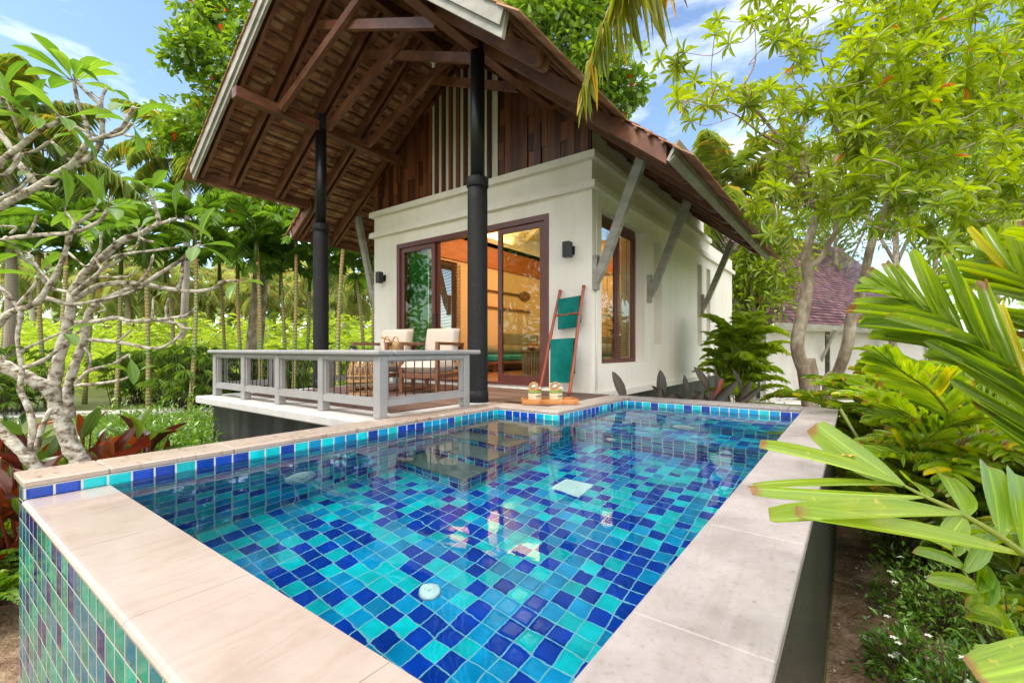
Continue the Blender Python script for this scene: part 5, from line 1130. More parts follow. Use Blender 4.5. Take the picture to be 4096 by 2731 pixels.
# long leaved tree on the right: limbs surveyed, twigs grown to them
def Z(x,y,d,r,ox=2600,oy=0,s=1.425): return (*P(ox+x/s,oy+y/s,d),r)
def Y(x,y,d,r): return Z(x,y,d,r,3000,800,1.2263)
b=ground_at(3260,6.6); bb=(*b,.14)
lim=[[bb,Y(275,895,6.5,.125),Y(232,720,6.4,.12),Y(262,540,6.3,.12),Y(288,400,6.3,.10),Y(275,270,6.3,.085),Z(960,1190,6.3,.07)],
[Z(960,1190,6.3,.06),Z(880,1110,6.2,.045),Z(810,980,6.1,.042),Z(762,830,6,.038),Z(650,680,5.9,.028),Z(530,530,5.8,.02),Z(600,350,5.7,.014),Z(595,110,5.6,.008)],
[Z(530,530,5.8,.014),Z(400,510,5.6,.01),Z(215,575,5.4,.007)],[Z(762,830,6,.024),Z(640,770,5.9,.018),Z(480,650,5.7,.012),Z(330,620,5.5,.009),Z(200,590,5.4,.006)],[Z(762,830,6,.02),Z(840,700,6,.015),Z(890,540,6,.012),Z(810,420,6,.009),Z(900,200,6,.007),Z(1060,100,6,.005)],
[Z(960,1190,6.3,.06),Z(1000,1080,6.4,.055),Z(1060,930,6.4,.05),Z(1080,830,6.4,.042),Z(1045,650,6.3,.03),Z(1040,480,6.3,.02),Z(975,330,6.2,.012),Z(990,150,6.2,.007)],[Z(1080,830,6.4,.025),Z(1200,690,6.5,.018),Z(1300,560,6.5,.012),Z(1560,470,6.6,.008)],
[Z(940,1130,6.4,.045),Z(880,980,6.5,.04),Z(870,800,6.6,.03),Z(880,650,6.6,.02)],[Z(940,1130,6.4,.03),Z(900,960,6.2,.02),Z(905,820,6.1,.014)],
[Y(290,780,6.7,.11),Y(310,900,6.7,.12),Y(300,1100,6.7,.12)],[Y(285,330,6.3,.06),Y(350,280,6.3,.055),Y(450,100,6.2,.045),Z(1130,1220,6.2,.04),Z(1260,1080,6.1,.035),Z(1500,990,6,.026),Z(1800,840,5.9,.018),Z(2132,700,5.8,.01)],
[Z(1260,1080,6.1,.02),Z(1330,980,6.1,.016),Z(1450,900,6.1,.01),Z(1700,800,6.1,.006)]]
def inpoly(x,y,poly):
    c=False;n=len(poly);j=n-1
    for i in range(n):
        if (poly[i][1]>y)!=(poly[j][1]>y) and x<(poly[j][0]-poly[i][0])*(y-poly[i][1])/(poly[j][1]-poly[i][1])+poly[i][0]: c=not c
        j=i
    return c
poly=[(2920,-60),(2870,60),(2800,180),(2640,240),(2610,330),(2640,450),(2760,500),(2900,470),(2990,540),(3100,600),(3060,700),(3010,790),(3030,900),(3120,960),(3250,880),(3420,830),(3560,700),(3700,500),(3760,200),(3750,-60)]
cl=[]
while len(cl)<215:
    sx,sy=random.uniform(2590,3800),random.uniform(-60,1000)
    if inpoly(sx,sy,poly): cl.append(P(sx,sy,random.uniform(4.9,7.2)))
leafy('long_leaved_tree','slender grey trunked tree forking low, its lime green leaves beside the villa roof',b,lim,cl,T_LEAF,GR['cerb'],(.19,.043),13,.1,'long leaved trees on the right',fall=.3,whorl=True)
b=ground_at(3310,7.2)
lim=[[(*b,.13),Y(385,900,7.0,.115),Y(430,850,6.9,.11),Y(480,700,6.7,.11),Y(498,570,6.7,.10),Y(545,450,6.6,.085),Y(600,200,6.5,.075),Y(685,0,6.4,.07),Z(1390,1060,6.4,.066),Z(1395,930,6.3,.06)],
[Z(1395,930,6.3,.06),Z(1370,880,6.3,.05),Z(1400,700,6.3,.042),Z(1440,600,6.3,.036),Z(1510,430,6.2,.03),Z(1580,300,6.2,.024),Z(1650,100,6.1,.015),Z(1690,-60,6.1,.01)],[Z(1395,930,6.3,.045),Z(1500,830,6.2,.036),Z(1690,690,6.1,.028),Z(1800,600,6,.024),Z(1940,520,5.9,.018),Z(2132,400,5.8,.012)],
[Z(1440,600,6.3,.02),Z(1350,480,6.3,.014),Z(1310,290,6.3,.008)],[Z(1410,880,6.3,.03),Z(1420,760,6.1,.026),Z(1460,560,6,.02),Z(1620,340,5.9,.012),Z(1850,200,5.8,.008)],[Z(1690,690,6.1,.014),Z(1900,690,6,.01),Z(2132,730,5.9,.007)],[Y(660,60,6.5,.05),Y(760,-20,6.4,.035),Z(1600,1100,6.2,.03),Z(1800,1150,6,.02),Z(2000,1180,5.9,.012)],[Z(1040,1120,6.1,.02),Z(1250,1120,6.2,.018),Z(1550,1165,6.3,.014),Z(1900,1000,6.3,.01)]]
poly=[(3500,-60),(3400,250),(3350,520),(3300,760),(3400,900),(3600,960),(3800,1000),(4200,1050),(4250,-60)]
cl=[]
while len(cl)<350:
    sx,sy=random.uniform(3290,4250),random.uniform(-60,1050)
    if inpoly(sx,sy,poly): cl.append(P(sx,sy,random.uniform(4.6,7.4)))
leafy('long_leaved_tree','second lime green tree leaning right, behind the first trunk near the plum roof',b,lim,cl,T_LEAF,GR['cerb'],(.19,.043),13,.1,'long leaved trees on the right',fall=.3,whorl=True)
# background trees on the right
random.seed(51)
for k,(sx,sy,d,r,n,lab,zz) in enumerate(((3000,1120,15,1.5,90,'bright fruiting tree between the villa corner and the plum roof',0),(3950,450,15,4.2,260,'dense dark green tree high behind the right hand trees',0),(4150,850,12,2.6,190,'dense green tree beyond the right edge palms',0),(3560,560,19,3.8,190,'green tree behind the ridge of the plum roof',0),(3330,800,23,3.6,170,'pale green tree far behind the left end of the plum roof',0),(3720,700,22,4.0,200,'tall green tree far behind the middle of the plum roof',0),(2850,1250,19,1.8,110,'low bright green tree close behind the back corner of the villa',0))):
    c=P(sx,sy,d); b=np.array([c[0],c[1],G]); lim=[[(*b,.16),(*((b+c)/2+np.array([.2,0,0])),.11),(*c,.05)],[(*((b+c)/2+np.array([.2,0,0])),.07),(*(c+np.array([r*.6,0,r*.2])),.02)],[(*((b+c)/2+np.array([.2,0,0])),.07),(*(c-np.array([r*.6,0,-r*.2])),.02)]]
    leafy('broad_tree',lab,b,lim,blob(c,r,r,r*.95,n,.25),T_LEAF,GR['cerbd'] if k in (1,3,5) else GR['cerb'],(.24,.075),26,.4,'trees standing behind the right hand garden')
# trees outside the frame that the glass and water mirror
for k,(x,y,h) in enumerate(((-12,-6,5.5),(-7,-6,6),(-19,-5,6),(6,-6,6),(-2,-10,7))):
    c=np.array([x,y,G+h]); b=np.array([x,y,G]); leafy('broad_tree','tree outside the picture %s'%('west','southwest','far west','southeast','south')[k:k+1][0] if False else ('leafy tree beyond the left edge, seen only mirrored in the glass','leafy tree behind the viewer to the left, seen only in reflections','leafy tree far beyond the left edge of the garden','leafy tree behind the viewer to the right, outside the picture','leafy tree straight behind the viewer, outside the picture')[k],b,[[(*b,.18),(*c,.08)]],blob(c,2.6,2.6,2.2,60,.3),T_LEAF,GR['almond'],(.45,.16),20,.6,'trees outside the picture')
# feathery casuarinas against the sky
random.seed(61)
for k,(sx,sy,d) in enumerate(((440,700,38),(560,820,42),(3330,900,34))):
    c=P(sx,sy,d); b=np.array([c[0],c[1],G]); t=thing('casuarina_tree','x','tree',tuple(b),'wispy casuarinas against the sky'); reg.append((t,'casu'))
    H=c[2]-G+2; q=MB(); q.tube([(0,0,0),(0.2,0,H*.6),(0,0,H)],[.2,.1,.02],6); lb=LB(T_LEAFS)
    for j in range(520):
        z=H*(.35+.65*random.random()); rr=(1-z/H)*2.6+.3; a=random.uniform(0,6.3); x=rr*random.random(); lb.add((x*math.cos(a),x*math.sin(a),z),(math.cos(a)*.7,math.sin(a)*.7,.7),(0,0,1),random.uniform(.5,1.0),.035)
    q.build('trunk',bark_c,t); build_leaves('crown',[lb],GR['casu'],t)
# ---- the frond that hangs in front of the roof, on its palm just outside the frame
t=thing('coconut_palm','coconut palm just out of frame whose yellow tipped frond hangs before the roof','palm tree',(1.6,-1.6,G)); cr_=np.array([1.5,-1.2,4.9]); off=np.array([1.6,-1.6,G])
q=MB(); trunk(q,(0,0,0),cr_-off,.15,.11,.1,10,10); q.build('trunk',bark_k,t)
random.seed(71); mb=MB(); lb=LB(T_HANG)
tip=[P(2620,-420,3.3),P(2520,-180,3.35),P(2440,30,3.4),P(2385,170,3.45),P(2345,300,3.5),P(2325,370,3.5)]
pts=[cr_,(cr_+tip[0])/2+np.array([0,0,.9])]+tip; c=spl(pts,8); mb.tube(c,list(np.linspace(.02,.003,len(c))),6)
seg=np.array([np.linalg.norm(c[i+1]-c[i]) for i in range(len(c)-1)]); cum=np.concatenate([[0],np.cumsum(seg)]); T_=cum[-1]
Rv=np.array([RX,RY,0])
for i in range(120):
    u=.34+.66*(i+.5)/120; s_=u*T_; k=min(len(c)-2,int(np.searchsorted(cum,s_)-1)); p=c[k]+(c[k+1]-c[k])*((s_-cum[k])/seg[k]); d=(c[k+1]-c[k])/seg[k]
    Ls=.80*math.sin(PI*min(1,u*.8+.12))**.7*(1 if u<.9 else .75)
    sx_=.75*(1-u)**.5+.08
    for sg,w_ in ((1,1),(-1,.55)):
        dd=d*.35+Rv*sg*(sx_*(1.0 if sg>0 else .22))+np.array([0,0,-1])+rng.normal(0,.06,3); lb.add(p,dd,-np.array([FX,FY,0])+Rv*random.uniform(-.5,.5),Ls*(1.25 if sg>0 else .95)*random.uniform(.85,1.1),.030,bend=random.uniform(-1,1))
for i in range(9):
    if i in (3,): continue
    az=i*.7+2.6+.3
    if abs(((az-2.3+PI)%(2*PI))-PI)<.55: continue
    frond(mb,lb,arch(cr_,az,3.2,.9-.1*i%1,1.8),40,.8,.04,hang=.5,r0=.03,first=.2)
o=build_leaves('crown',[lb],GR['hang'],t,mb); o.location=tuple(-off)
# ================================================================== FRANGIPANI
def A(x,y): return x/1.742,y/1.742
def B(x,y): return x/1.425,800+y/1.425
random.seed(81)
fb=P(322,1990,3.35); fb[2]=G
t=thing('frangipani_tree','knobbly pale barked frangipani with sparse big leaves leaning over the left rim','tree',tuple(fb)); q=MB(); lbf=LB(T_FRANG)
def limb(pts,d0,d1,r0,r1,leaves=0,lsz=.2):
    n=len(pts); wp_=[P(*p,d0+(d1-d0)*i/(n-1)) for i,p in enumerate(pts)]; c=spl(wp_,4); m=len(c); rad=[]
    for i in range(m): u=i/(m-1); rad.append((r0+(r1-r0)*u)*(1+.10*math.sin(i*2.1)))
    if leaves!=0 or r1<.012: rad[-1]*=.8; rad[-2]*=1.12
    rad=[r*.78 for r in rad]; leaves=int(leaves*.6+.5) if lsz<.205 else leaves; q.tube([p-fb for p in c],rad,9,wob=.07)
    if leaves:
        ax=c[-1]-c[-3]; ax/=np.linalg.norm(ax); s1=np.cross(ax,[.2,.3,1]); s1/=np.linalg.norm(s1); s2=np.cross(ax,s1); a0=random.uniform(0,6)
        for j in range(leaves):
            a=a0+j*2.4; e=random.uniform(.05,.75); dd=(s1*math.cos(a)+s2*math.sin(a))*math.cos(e)+ax*math.sin(e)+np.array([0,0,.1])
            pt=c[-1]-ax*.02*j/leaves-fb; q.tube([pt,pt+dd/np.linalg.norm(dd)*.035],[.003,.0025],4,cap=False)
            lbf.add(pt+dd/np.linalg.norm(dd)*.03,dd,(0,0,1) if abs(dd[2])<.9 else s1,lsz*random.uniform(.75,1.15),.075*lsz/.2*random.uniform(.85,1.1))
b0=(322,1985)
limb([b0,B(455,1490),B(395,1390),B(335,1190),B(305,1100),B(335,900),B(385,720),B(412,530)],3.35,3.3,.082,.036)
limb([B(330,1190),B(290,1090),B(200,1035),B(60,965),B(-60,900),B(-160,800)],3.35,3.1,.062,.05)
limb([B(400,1240),B(388,1080),B(430,930),B(478,800),B(480,720),B(520,620),B(590,570),B(700,520),B(760,490)],3.35,3.2,.042,.018)
limb([B(215,1600),B(210,1530),B(130,1440),B(0,1310),B(-90,1230)],3.0,2.9,.05,.032)
limb([B(190,1490),B(178,1420),B(185,1290),B(160,1180),B(115,1080),B(125,960),B(100,800),B(112,640)],3.0,3.0,.03,.014)
limb([B(208,1420),B(240,1290),B(290,1190)],3.0,3.0,.022,.018)
limb([B(412,530),B(480,420),B(560,350),B(700,230),B(800,195),B(870,150),B(905,115),B(868,0),B(858,-60)],3.3,3.1,.036,.013,5)
limb([B(870,150),B(960,120),B(1010,105)],3.12,3.05,.014,.010,3)
limb([B(412,530),B(300,505),B(262,480),B(230,430)],3.3,3.25,.016,.010,5)
limb([B(420,540),B(500,470),B(560,420),B(640,330),B(780,300),B(1020,270)],3.25,3.0,.024,.008)
limb([B(440,560),B(560,490),B(700,472),B(820,482),B(1000,512),B(1120,520),B(1220,502),B(1265,465),B(1362,460)],3.3,2.95,.026,.009,4,.15)
limb([B(815,485),B(900,425),B(1020,352),B(1090,285),B(1142,255)],3.1,2.9,.018,.011,7)
limb([B(1010,508),B(1038,440),B(1040,370),B(1080,270)],3.05,3.0,.014,.009)
limb([B(800,465),B(850,400),B(875,310)],3.1,3.1,.014,.009)
limb([B(435,700),B(560,690),B(660,670),B(740,690),B(880,685),B(1000,700),B(1050,728),B(1092,732)],3.3,3.0,.022,.008)
limb([B(885,685),B(1040,662),B(1085,640),B(1122,608)],3.1,3.0,.013,.009)
limb([B(865,680),B(870,630),B(872,560)],3.12,3.1,.010,.007,2,.1); limb([B(950,690),B(945,620),B(960,560)],3.1,3.1,.011,.007)
limb([B(495,795),B(640,806),B(740,822),B(870,846),B(960,822),B(1042,755)],3.3,3.1,.018,.010)
limb([B(670,808),B(720,765),B(752,738)],3.2,3.2,.010,.007)
limb([B(430,1055),B(560,1046),B(700,1022),B(765,990)],3.3,3.15,.017,.009,3,.15)
limb([B(430,1050),B(510,972),B(640,936),B(735,878)],3.3,3.15,.017,.010,2,.18)
limb([B(512,970),B(515,890),B(480,840)],3.28,3.25,.012,.009)
limb([B(140,955),B(250,910),B(330,850),B(400,790),B(462,742)],3.0,3.1,.018,.010); limb([B(118,868),B(160,840),B(250,800),B(350,755)],3.0,3.0,.014,.009,4)
limb([B(-80,790),B(0,700),B(60,640),B(200,590),B(285,480),B(345,370),B(385,255),B(430,150),B(550,60)],3.0,2.8,.03,.012)
limb([B(200,585),B(270,560),B(395,595),B(520,580),B(700,540),B(820,490)],3.0,3.1,.02,.009)
limb([B(-60,400),B(0,500),B(60,560),B(120,640),B(100,760)],2.9,2.95,.024,.015)
limb([B(-60,250),B(0,232),B(160,205),B(400,188),B(490,160),B(570,118),B(622,40)],2.8,2.7,.018,.012,7)
limb([B(160,205),B(195,140),B(215,85)],2.75,2.7,.012,.009); limb([B(400,188),B(420,130),B(372,65)],2.7,2.7,.011,.008,4)
limb([B(30,215),B(70,250),B(130,330),B(200,380),B(262,480)],2.8,3.0,.018,.011); limb([B(60,190),B(90,155),B(0,150)],2.75,2.7,.009,.008)
limb([B(300,480),B(230,400),B(160,300)],2.9,2.9,.011,.009,5); limb([B(270,400),B(262,330),B(255,300)],2.9,2.9,.010,.008,4)
limb([B(100,600),B(200,480),B(205,430)],2.9,2.9,.013,.009,4)
limb([B(520,360),B(570,280),B(575,190)],3.2,3.15,.014,.009,4); limb([B(600,300),B(650,250),B(650,215)],3.2,3.2,.011,.008)
limb([B(520,300),B(490,240),B(465,225)],3.2,3.2,.011,.008,4); limb([B(560,60),B(540,50)],2.8,2.8,.011,.010,5)
limb([B(540,330),B(590,390),B(700,330),B(790,240),B(790,160)],3.15,3.1,.012,.008,5); limb([B(880,240),B(830,230),B(800,215)],3.1,3.1,.01,.008)
limb([B(560,440),B(690,440),B(745,430),B(775,395)],3.2,3.15,.011,.008); limb([B(390,300),B(490,380),B(530,340)],3.2,3.2,.010,.008)
limb([B(560,640),B(600,620),B(540,560)],3.2,3.2,.009,.007)
# upper tier
limb([A(-120,1520),A(0,1445),A(60,1405),A(280,1292),A(400,1210),A(500,1150),A(580,1040),A(620,972)],2.9,2.75,.034,.020)
limb([A(620,972),A(600,860),A(545,720),A(512,560)],2.75,2.7,.017,.011,12,.215)
limb([A(622,985),A(740,950),A(850,890),A(905,800),A(932,748)],2.75,2.6,.018,.012,4,.2)
limb([A(740,960),A(850,930),A(900,880),A(925,860)],2.7,2.6,.012,.010,5,.17); limb([A(870,940),A(925,952)],2.65,2.65,.009,.008)
limb([A(530,1150),A(620,1100),A(680,1030),A(712,950),A(712,830),A(705,745),A(560,600),A(512,520)],2.8,2.7,.024,.010)
limb([A(705,750),A(712,680),A(742,612)],2.7,2.7,.012,.009,3,.13); limb([A(700,690),A(632,642)],2.7,2.7,.007,.006)
limb([A(450,840),A(570,905),A(680,952)],2.75,2.75,.012,.010)
limb([A(-100,1230),A(0,1130),A(80,1070),A(160,1005),A(290,900),A(370,870),A(445,820)],2.7,2.55,.026,.013,7,.2)
limb([A(160,1005),A(130,900),A(65,752)],2.65,2.55,.017,.011,6,.2); limb([A(290,900),A(262,850),A(240,815)],2.6,2.55,.011,.009,6,.19); limb([A(400,880),A(400,800),A(370,760)],2.6,2.6,.009,.008)
limb([A(-60,850),A(0,930),A(60,1010),A(140,1150),A(245,1270)],2.8,2.85,.022,.022); limb([A(0,1230),A(60,1200),A(140,1090),A(160,1010)],2.7,2.7,.016,.014)
limb([A(30,1110),A(0,1180)],2.7,2.7,.012,.012); limb([A(160,1075),A(250,1050),A(345,985)],2.7,2.7,.010,.009,4,.12); limb([A(360,990),A(440,1060),A(495,1130)],2.75,2.8,.011,.011)
limb([A(310,1300),A(380,1300),A(408,1272)],2.8,2.8,.008,.007); limb([A(-40,1440),A(0,1390),A(130,1320),A(240,1210)],2.8,2.7,.016,.010,4,.12)
limb([A(-80,760),A(0,740),A(20,680)],2.6,2.5,.02,.012,8,.2)
q.build('trunk',bark_f,t); build_leaves('crown',[lbf],GR['fran'],t)
# ================================================================== CANNAS, FERNS, HEDGE (left)
def big_leaf_clump(seed,n,L,W,hgt,mats,spread=.3,tilt=.8,stem=True,name='foliage'):
    random.seed(seed); out=[]
    for k,(mat,frac) in enumerate(mats):
        mb=MB(); lb=LB(T_BIG)
        for i in range(int(n*frac)):
            a=random.uniform(0,6.3); h=random.uniform(.1,1)*hgt; r=random.random()*spread; b=np.array([r*math.cos(a),r*math.sin(a),0]); p=b*1.3+np.array([0,0,h]); dd=np.array([math.cos(a)*random.uniform(.3,1),math.sin(a)*random.uniform(.3,1),random.uniform(.3,1.3)*tilt])
            mb.tube([b*.6,b*.9+np.array([0,0,h*.6]),p],[.012,.01,.006],5,cap=False); lb.add(p-dd*.02,dd,(random.gauss(0,.4),random.gauss(0,.4),.6),L*random.uniform(.6,1.2),W*random.uniform(.7,1.15),bend=random.uniform(.5,2.2))
        out.append((mb,lb,mat))
    return out
def place_clump(name,label,cat,pos,parts,group):
    t=thing(name,label,cat,tuple(pos),group)
    for i,(mb,lb,mat) in enumerate(parts): build_leaves('foliage',[lb],mat,t,mb)
    return t
cans=[(-60,1750,3.4),(60,1800,3.9),(120,1750,4.6),(230,1760,4.4),(400,1790,3.9),(470,1750,4.3),(330,1720,4.9),(560,1760,4.5),(20,1700,5.2),(-120,1900,3.0),(120,1900,3.3)]
random.seed(82)
for i,(sx,sy,d) in enumerate(cans):
    b=ground_at(sx,d); red=.65 if i in (0,1,4,5,9,10) else .35
    tt=place_clump('canna_clump','x','plant',b,big_leaf_clump(90+i,26,.34,.115,.75 if d<4.5 else .95,[(GR['red'],red),(GR['redg'],1-red)],  .22,1.6),'red and green canna clumps behind the left rim'); reg.append((tt,'canna'))
random.seed(83)
for i,(sx,d) in enumerate(((-30,2.9),(10,3.2),(-90,3.1),(20,3.7))):
    b=ground_at(sx,d); b[2]+=.12; t=thing('fern','x','fern',tuple(b),'ferns at the corner of the pool wall'); mb=MB(); lb=LB(T_LEAFS)
    for k in range(22):
        az=k*2.4; frond(mb,lb,arch((0,0,0),az,.55,1.25-.02*k,1.3),22,.065,.022,ang=75,hang=.05,r0=.004,r1=.001,first=.12,vee=.1,taper=.8)
    build_leaves('foliage',[lb],GR['fernd'],t,mb); reg.append((t,'fern'))
def bush(pos,R,H,n,mat,lsz,stems=8,seed=1,tpl=T_LEAFS,flat=.5):
    random.seed(seed); r_=np.random.default_rng(seed); mb=MB(); lb=LB(tpl)
    tips=[]
    for k in range(stems):
        a=random.uniform(0,6.3); r=R*random.random()**.5*.8; e=np.array([r*math.cos(a),r*math.sin(a),H*random.uniform(.55,.95)]); mb.tube([e*np.array([.15,.15,0]),e*np.array([.6,.6,.55]),e],[.008,.005,.003],5,cap=False); tips.append(e)
    for k in range(n):
        v=r_.normal(0,1,3); v/=np.linalg.norm(v); v[2]=abs(v[2]); f=(.45+.55*random.random()); p=v*np.array([R,R,H])*f*(1+.15*math.sin(v[0]*9)+.15*math.sin(v[1]*11)); dd=v+r_.normal(0,.5,3); lb.add(p,dd,(r_.normal(0,.4),r_.normal(0,.4),1),lsz[0]*random.uniform(.6,1.2),lsz[1]*random.uniform(.7,1.2))
    return mb,lb
HB=None; random.seed(84); k=0
hb=[]
for sx in range(470,860,52):
    for d in (5.4,6.4,7.6): hb.append((sx+random.uniform(-15,15),d+random.uniform(-.25,.25)))
for sx,d in hb:
    b=ground_at(sx,d)
    if b[0]>-3.5: continue
    if HB is None: t=thing('hedge_shrub','x','shrub',tuple(b),'low glossy shrubs filling the bed left of the veranda'); mb,lb=bush(b,.46,.78,900,None,(.075,.035),seed=5); build_leaves('foliage',[lb],GR['hedge'],t,mb); HB=t
    else: t=dup(HB,tuple(b),random.uniform(0,6.3),sc=random.uniform(.85,1.15))
    reg.append((t,'hedge'))
# lawn tufts
random.seed(85); lb=LB(T_LEAFS)
for k in range(16000):
    if k%5<3: sx=random.uniform(300,840); d=random.uniform(6.2,12.5)
    else: sx=random.uniform(3350,3700); d=random.uniform(5.5,11)
    b=ground_at(sx,d); a=random.uniform(0,6.3); lb.add((b[0],b[1],G),(math.cos(a)*.5,math.sin(a)*.5,1),(math.cos(a),math.sin(a),0),random.uniform(.03,.08),.008)
o=build_leaves('lawn_grass',[lb],GR['fernd']); tag(o,'short lawn grass between hedge and path','grass'); o['kind']='stuff'
# ================================================================== BED BESIDE THE VILLA
random.seed(86)
def hel(pos,leaves,label):
    t=thing('heliconia',label,'plant',tuple(pos),'dark leaved heliconias in the bed beside the villa'); mb=MB(); lb=LB(T_BIG)
    for (dx,dy,h,L,W,lean,face) in leaves:
        p=np.array([dx*.5,dy*.5,h]); dd=np.array([RX*lean,RY*lean,1.0]); mb.tube([(dx*.3,dy*.3,0),(dx*.4,dy*.4,h*.6),p],[.014,.012,.008],6); lb.add(p,dd,-np.array([FX,FY,0])*1.0+np.array([RX,RY,0])*face,L,W,bend=.5)
    build_leaves('foliage',[lb],GR['darkred'],t,mb)
def onbed(sx,d): return ground_at(sx,d)
hel(onbed(2500,5.62),[(0,0,1.12,.40,.13,-.35,.2)],'single ragged dark leaf standing before the villa wall by the pool corner')
hel(onbed(2640,5.9),[(0,0,1.12,.38,.15,.08,.2),(.1,0,1.08,.26,.12,-.55,.9),(0,.1,1.02,.2,.1,.9,0),(.05,.05,1.05,.25,.1,-.2,-.6)],'dark heliconia with a red backed leaf, next right of the single leaf')
hel(onbed(2735,6.2),[(0,0,1.1,.32,.11,.12,.4),(.1,0,1.0,.3,.12,1.3,.1),(0,.1,.98,.25,.12,-.9,-.2)],'small dark heliconia in the middle of the bed')
hel(onbed(2840,6.4),[(0,0,1.15,.42,.13,-.5,.3),(.1,0,1.15,.36,.12,.15,.8),(0,.1,1.02,.5,.13,1.4,.1),(.05,.05,1.1,.3,.1,.6,-.6),(0,0,1.0,.3,.13,-1.3,0)],'large reddish dark heliconia at the foot of the bushy palm')
hel(onbed(2950,6.6),[(0,0,1.05,.34,.12,.9,.3),(.1,0,1.1,.4,.12,-.2,.8),(0,.1,1.0,.42,.11,1.7,.1)],'brown leaved heliconia rightmost in the bed before the palm')
# bushy palm against the wall
random.seed(87); b=ground_at(2960,8.2); t=thing('bushy_palm','bushy clumping palm at the far end of the villa side wall','palm tree',tuple(b)); mb=MB(); lb=LB(T_STRIP)
for k in range(80):
    az=k*2.4+random.uniform(-.3,.3); el=random.uniform(.6,1.5); frond(mb,lb,arch((random.gauss(0,.12),random.gauss(0,.12),random.uniform(.7,1.9)),az,random.uniform(.7,1.05),el,1.35),21,.22,.018,ang=50,hang=.1,r0=.007,r1=.002,first=.25,vee=.3,taper=.3)
for k in range(12): mb.tube([(random.gauss(0,.1),random.gauss(0,.1),0),(random.gauss(0,.18),random.gauss(0,.18),1.8)],[.02,.014],6)
build_leaves('foliage',[lb],GR['lime'],t,mb)
random.seed(88)
for i,(sx,d,R,H,lab) in enumerate(((2900,7.0,.38,.95,'round leaved green shrub under the bushy palm'),(3040,6.9,.42,.95,'feathery low green shrub right of the bushy palm'),(3110,7.2,.32,.9,'rightmost low bright shrub beside the white path'))):
    b=ground_at(sx,d); t=thing('garden_shrub',lab,'shrub',tuple(b),'low shrubs beyond the far pool rim'); mb,lb=bush(b,R,H,900,None,(.06,.022) if i==0 else (.07,.012),seed=20+i); build_leaves('foliage',[lb],GR['hedge'] if i==0 else GR['fernd'],t,mb)
# ================================================================== RIGHT: fan leaved palms close to the camera
def palm_right(label,base,specs,mat,proc=None,tpl=T_BROAD,nl=0):
    t=thing('clumping_palm',label,'palm tree',tuple(base),'broad leaved palms on the right'); b=np.array(base); mb=MB(); lb=LB(tpl)
    for sp in specs:
        pts=[P(*p[:2],p[2]) for p in sp['r']]; st=[b+np.array([random.gauss(0,.05),random.gauss(0,.05),0])]+[pts[0]*.45+b*.55+np.array([0,0,.15])] if sp.get('stem',True) else []
        c=[p-b for p in st+pts]; k0=len(st)
        if st: mb.tube(spl(c[:k0+1],5),[.014]*(5*k0)+[.010],7)
        frond(mb,lb,c[k0:],sp['n'],sp['L'],sp['W'],ang=sp.get('ang',48),hang=sp.get('hang',.1),r0=sp.get('r0',.009),r1=.003,first=sp.get('first',.05),vee=sp.get('vee',.2),taper=sp.get('taper',.3),jit=sp.get('jit',.15),up=sp.get('up',(0,0,1)))
    if proc: proc(mb,lb)
    build_leaves('foliage',[lb],mat,t,mb); return t
def Q(x,y,d): return (3000+x/1.2263,800+y/1.2263,d)
random.seed(91)
palm_right('broad leaved palm whose long bowed frond crosses in front of the plum roof',ground_at(4700,2.0)+np.array([.1,.2,0]),[
 dict(r=[Q(1700,1500,1.35),Q(1480,1050,1.4),Q(1340,890,1.45),Q(1180,755,1.5),Q(960,600,1.58),Q(760,490,1.68),Q(560,435,1.76)],n=22,L=.35,W=.032,jit=.5,ang=32,vee=.1,hang=.04,up=(-.45,-.6,.65)),
 dict(r=[Q(1900,900,1.9),Q(1560,560,2.0),Q(1400,420,2.1),Q(1240,330,2.2),Q(1120,260,2.3)],n=17,L=.42,W=.036,ang=34,jit=.5,vee=.15,up=(-.5,-.6,.6)),
 dict(r=[Q(2000,600,1.8),Q(1650,330,1.9),Q(1480,260,2.0)],n=11,L=.4,W=.04,ang=40,vee=.3)],GR['mac'])
def proc2(mb,lb):
    for k in range(38):
        az=YAW+PI+random.uniform(-1.7,1.7)+(PI if k%3==0 else 0); frond(mb,lb,[np.array(p) for p in arch((random.gauss(0,.25),random.gauss(0,.25),random.uniform(.3,1.0)),az,random.uniform(.9,1.35),random.uniform(.55,1.35),1.35)],20,.27,.024,ang=50,hang=.12,r0=.008,r1=.003,first=.2,vee=.25,taper=.3)
    for k in range(10): mb.tube([(random.gauss(0,.15),random.gauss(0,.15),0),(random.gauss(0,.25),random.gauss(0,.25),1.3)],[.017,.011],6)
random.seed(92)
palm_right('dense pale green palm clump filling the right side behind the near fronds',ground_at(3900,3.3),[dict(r=[Q(1050,1150,2.9),Q(900,950,2.85),Q(760,850,2.8),Q(600,720,2.8)],n=14,L=.33,W=.05,stem=False)],GR['mac'],proc2)
random.seed(93); palm_right('darker palm clump behind, reaching toward the tree trunks',ground_at(3700,4.3),[],GR['macd'],proc2)
random.seed(94); palm_right('palm clump cut by the right edge, third behind the rim',ground_at(4250,3.9),[],GR['mac'],proc2)
random.seed(95); palm_right('yellow green palm clump farthest back under the plum roof',ground_at(4050,5.4),[],GR['mac'],proc2)
random.seed(97); palm_right('low palm clump by the right edge at mid height',ground_at(4350,2.7)+np.array([0,0,-.25]),[],GR['macd'],proc2)
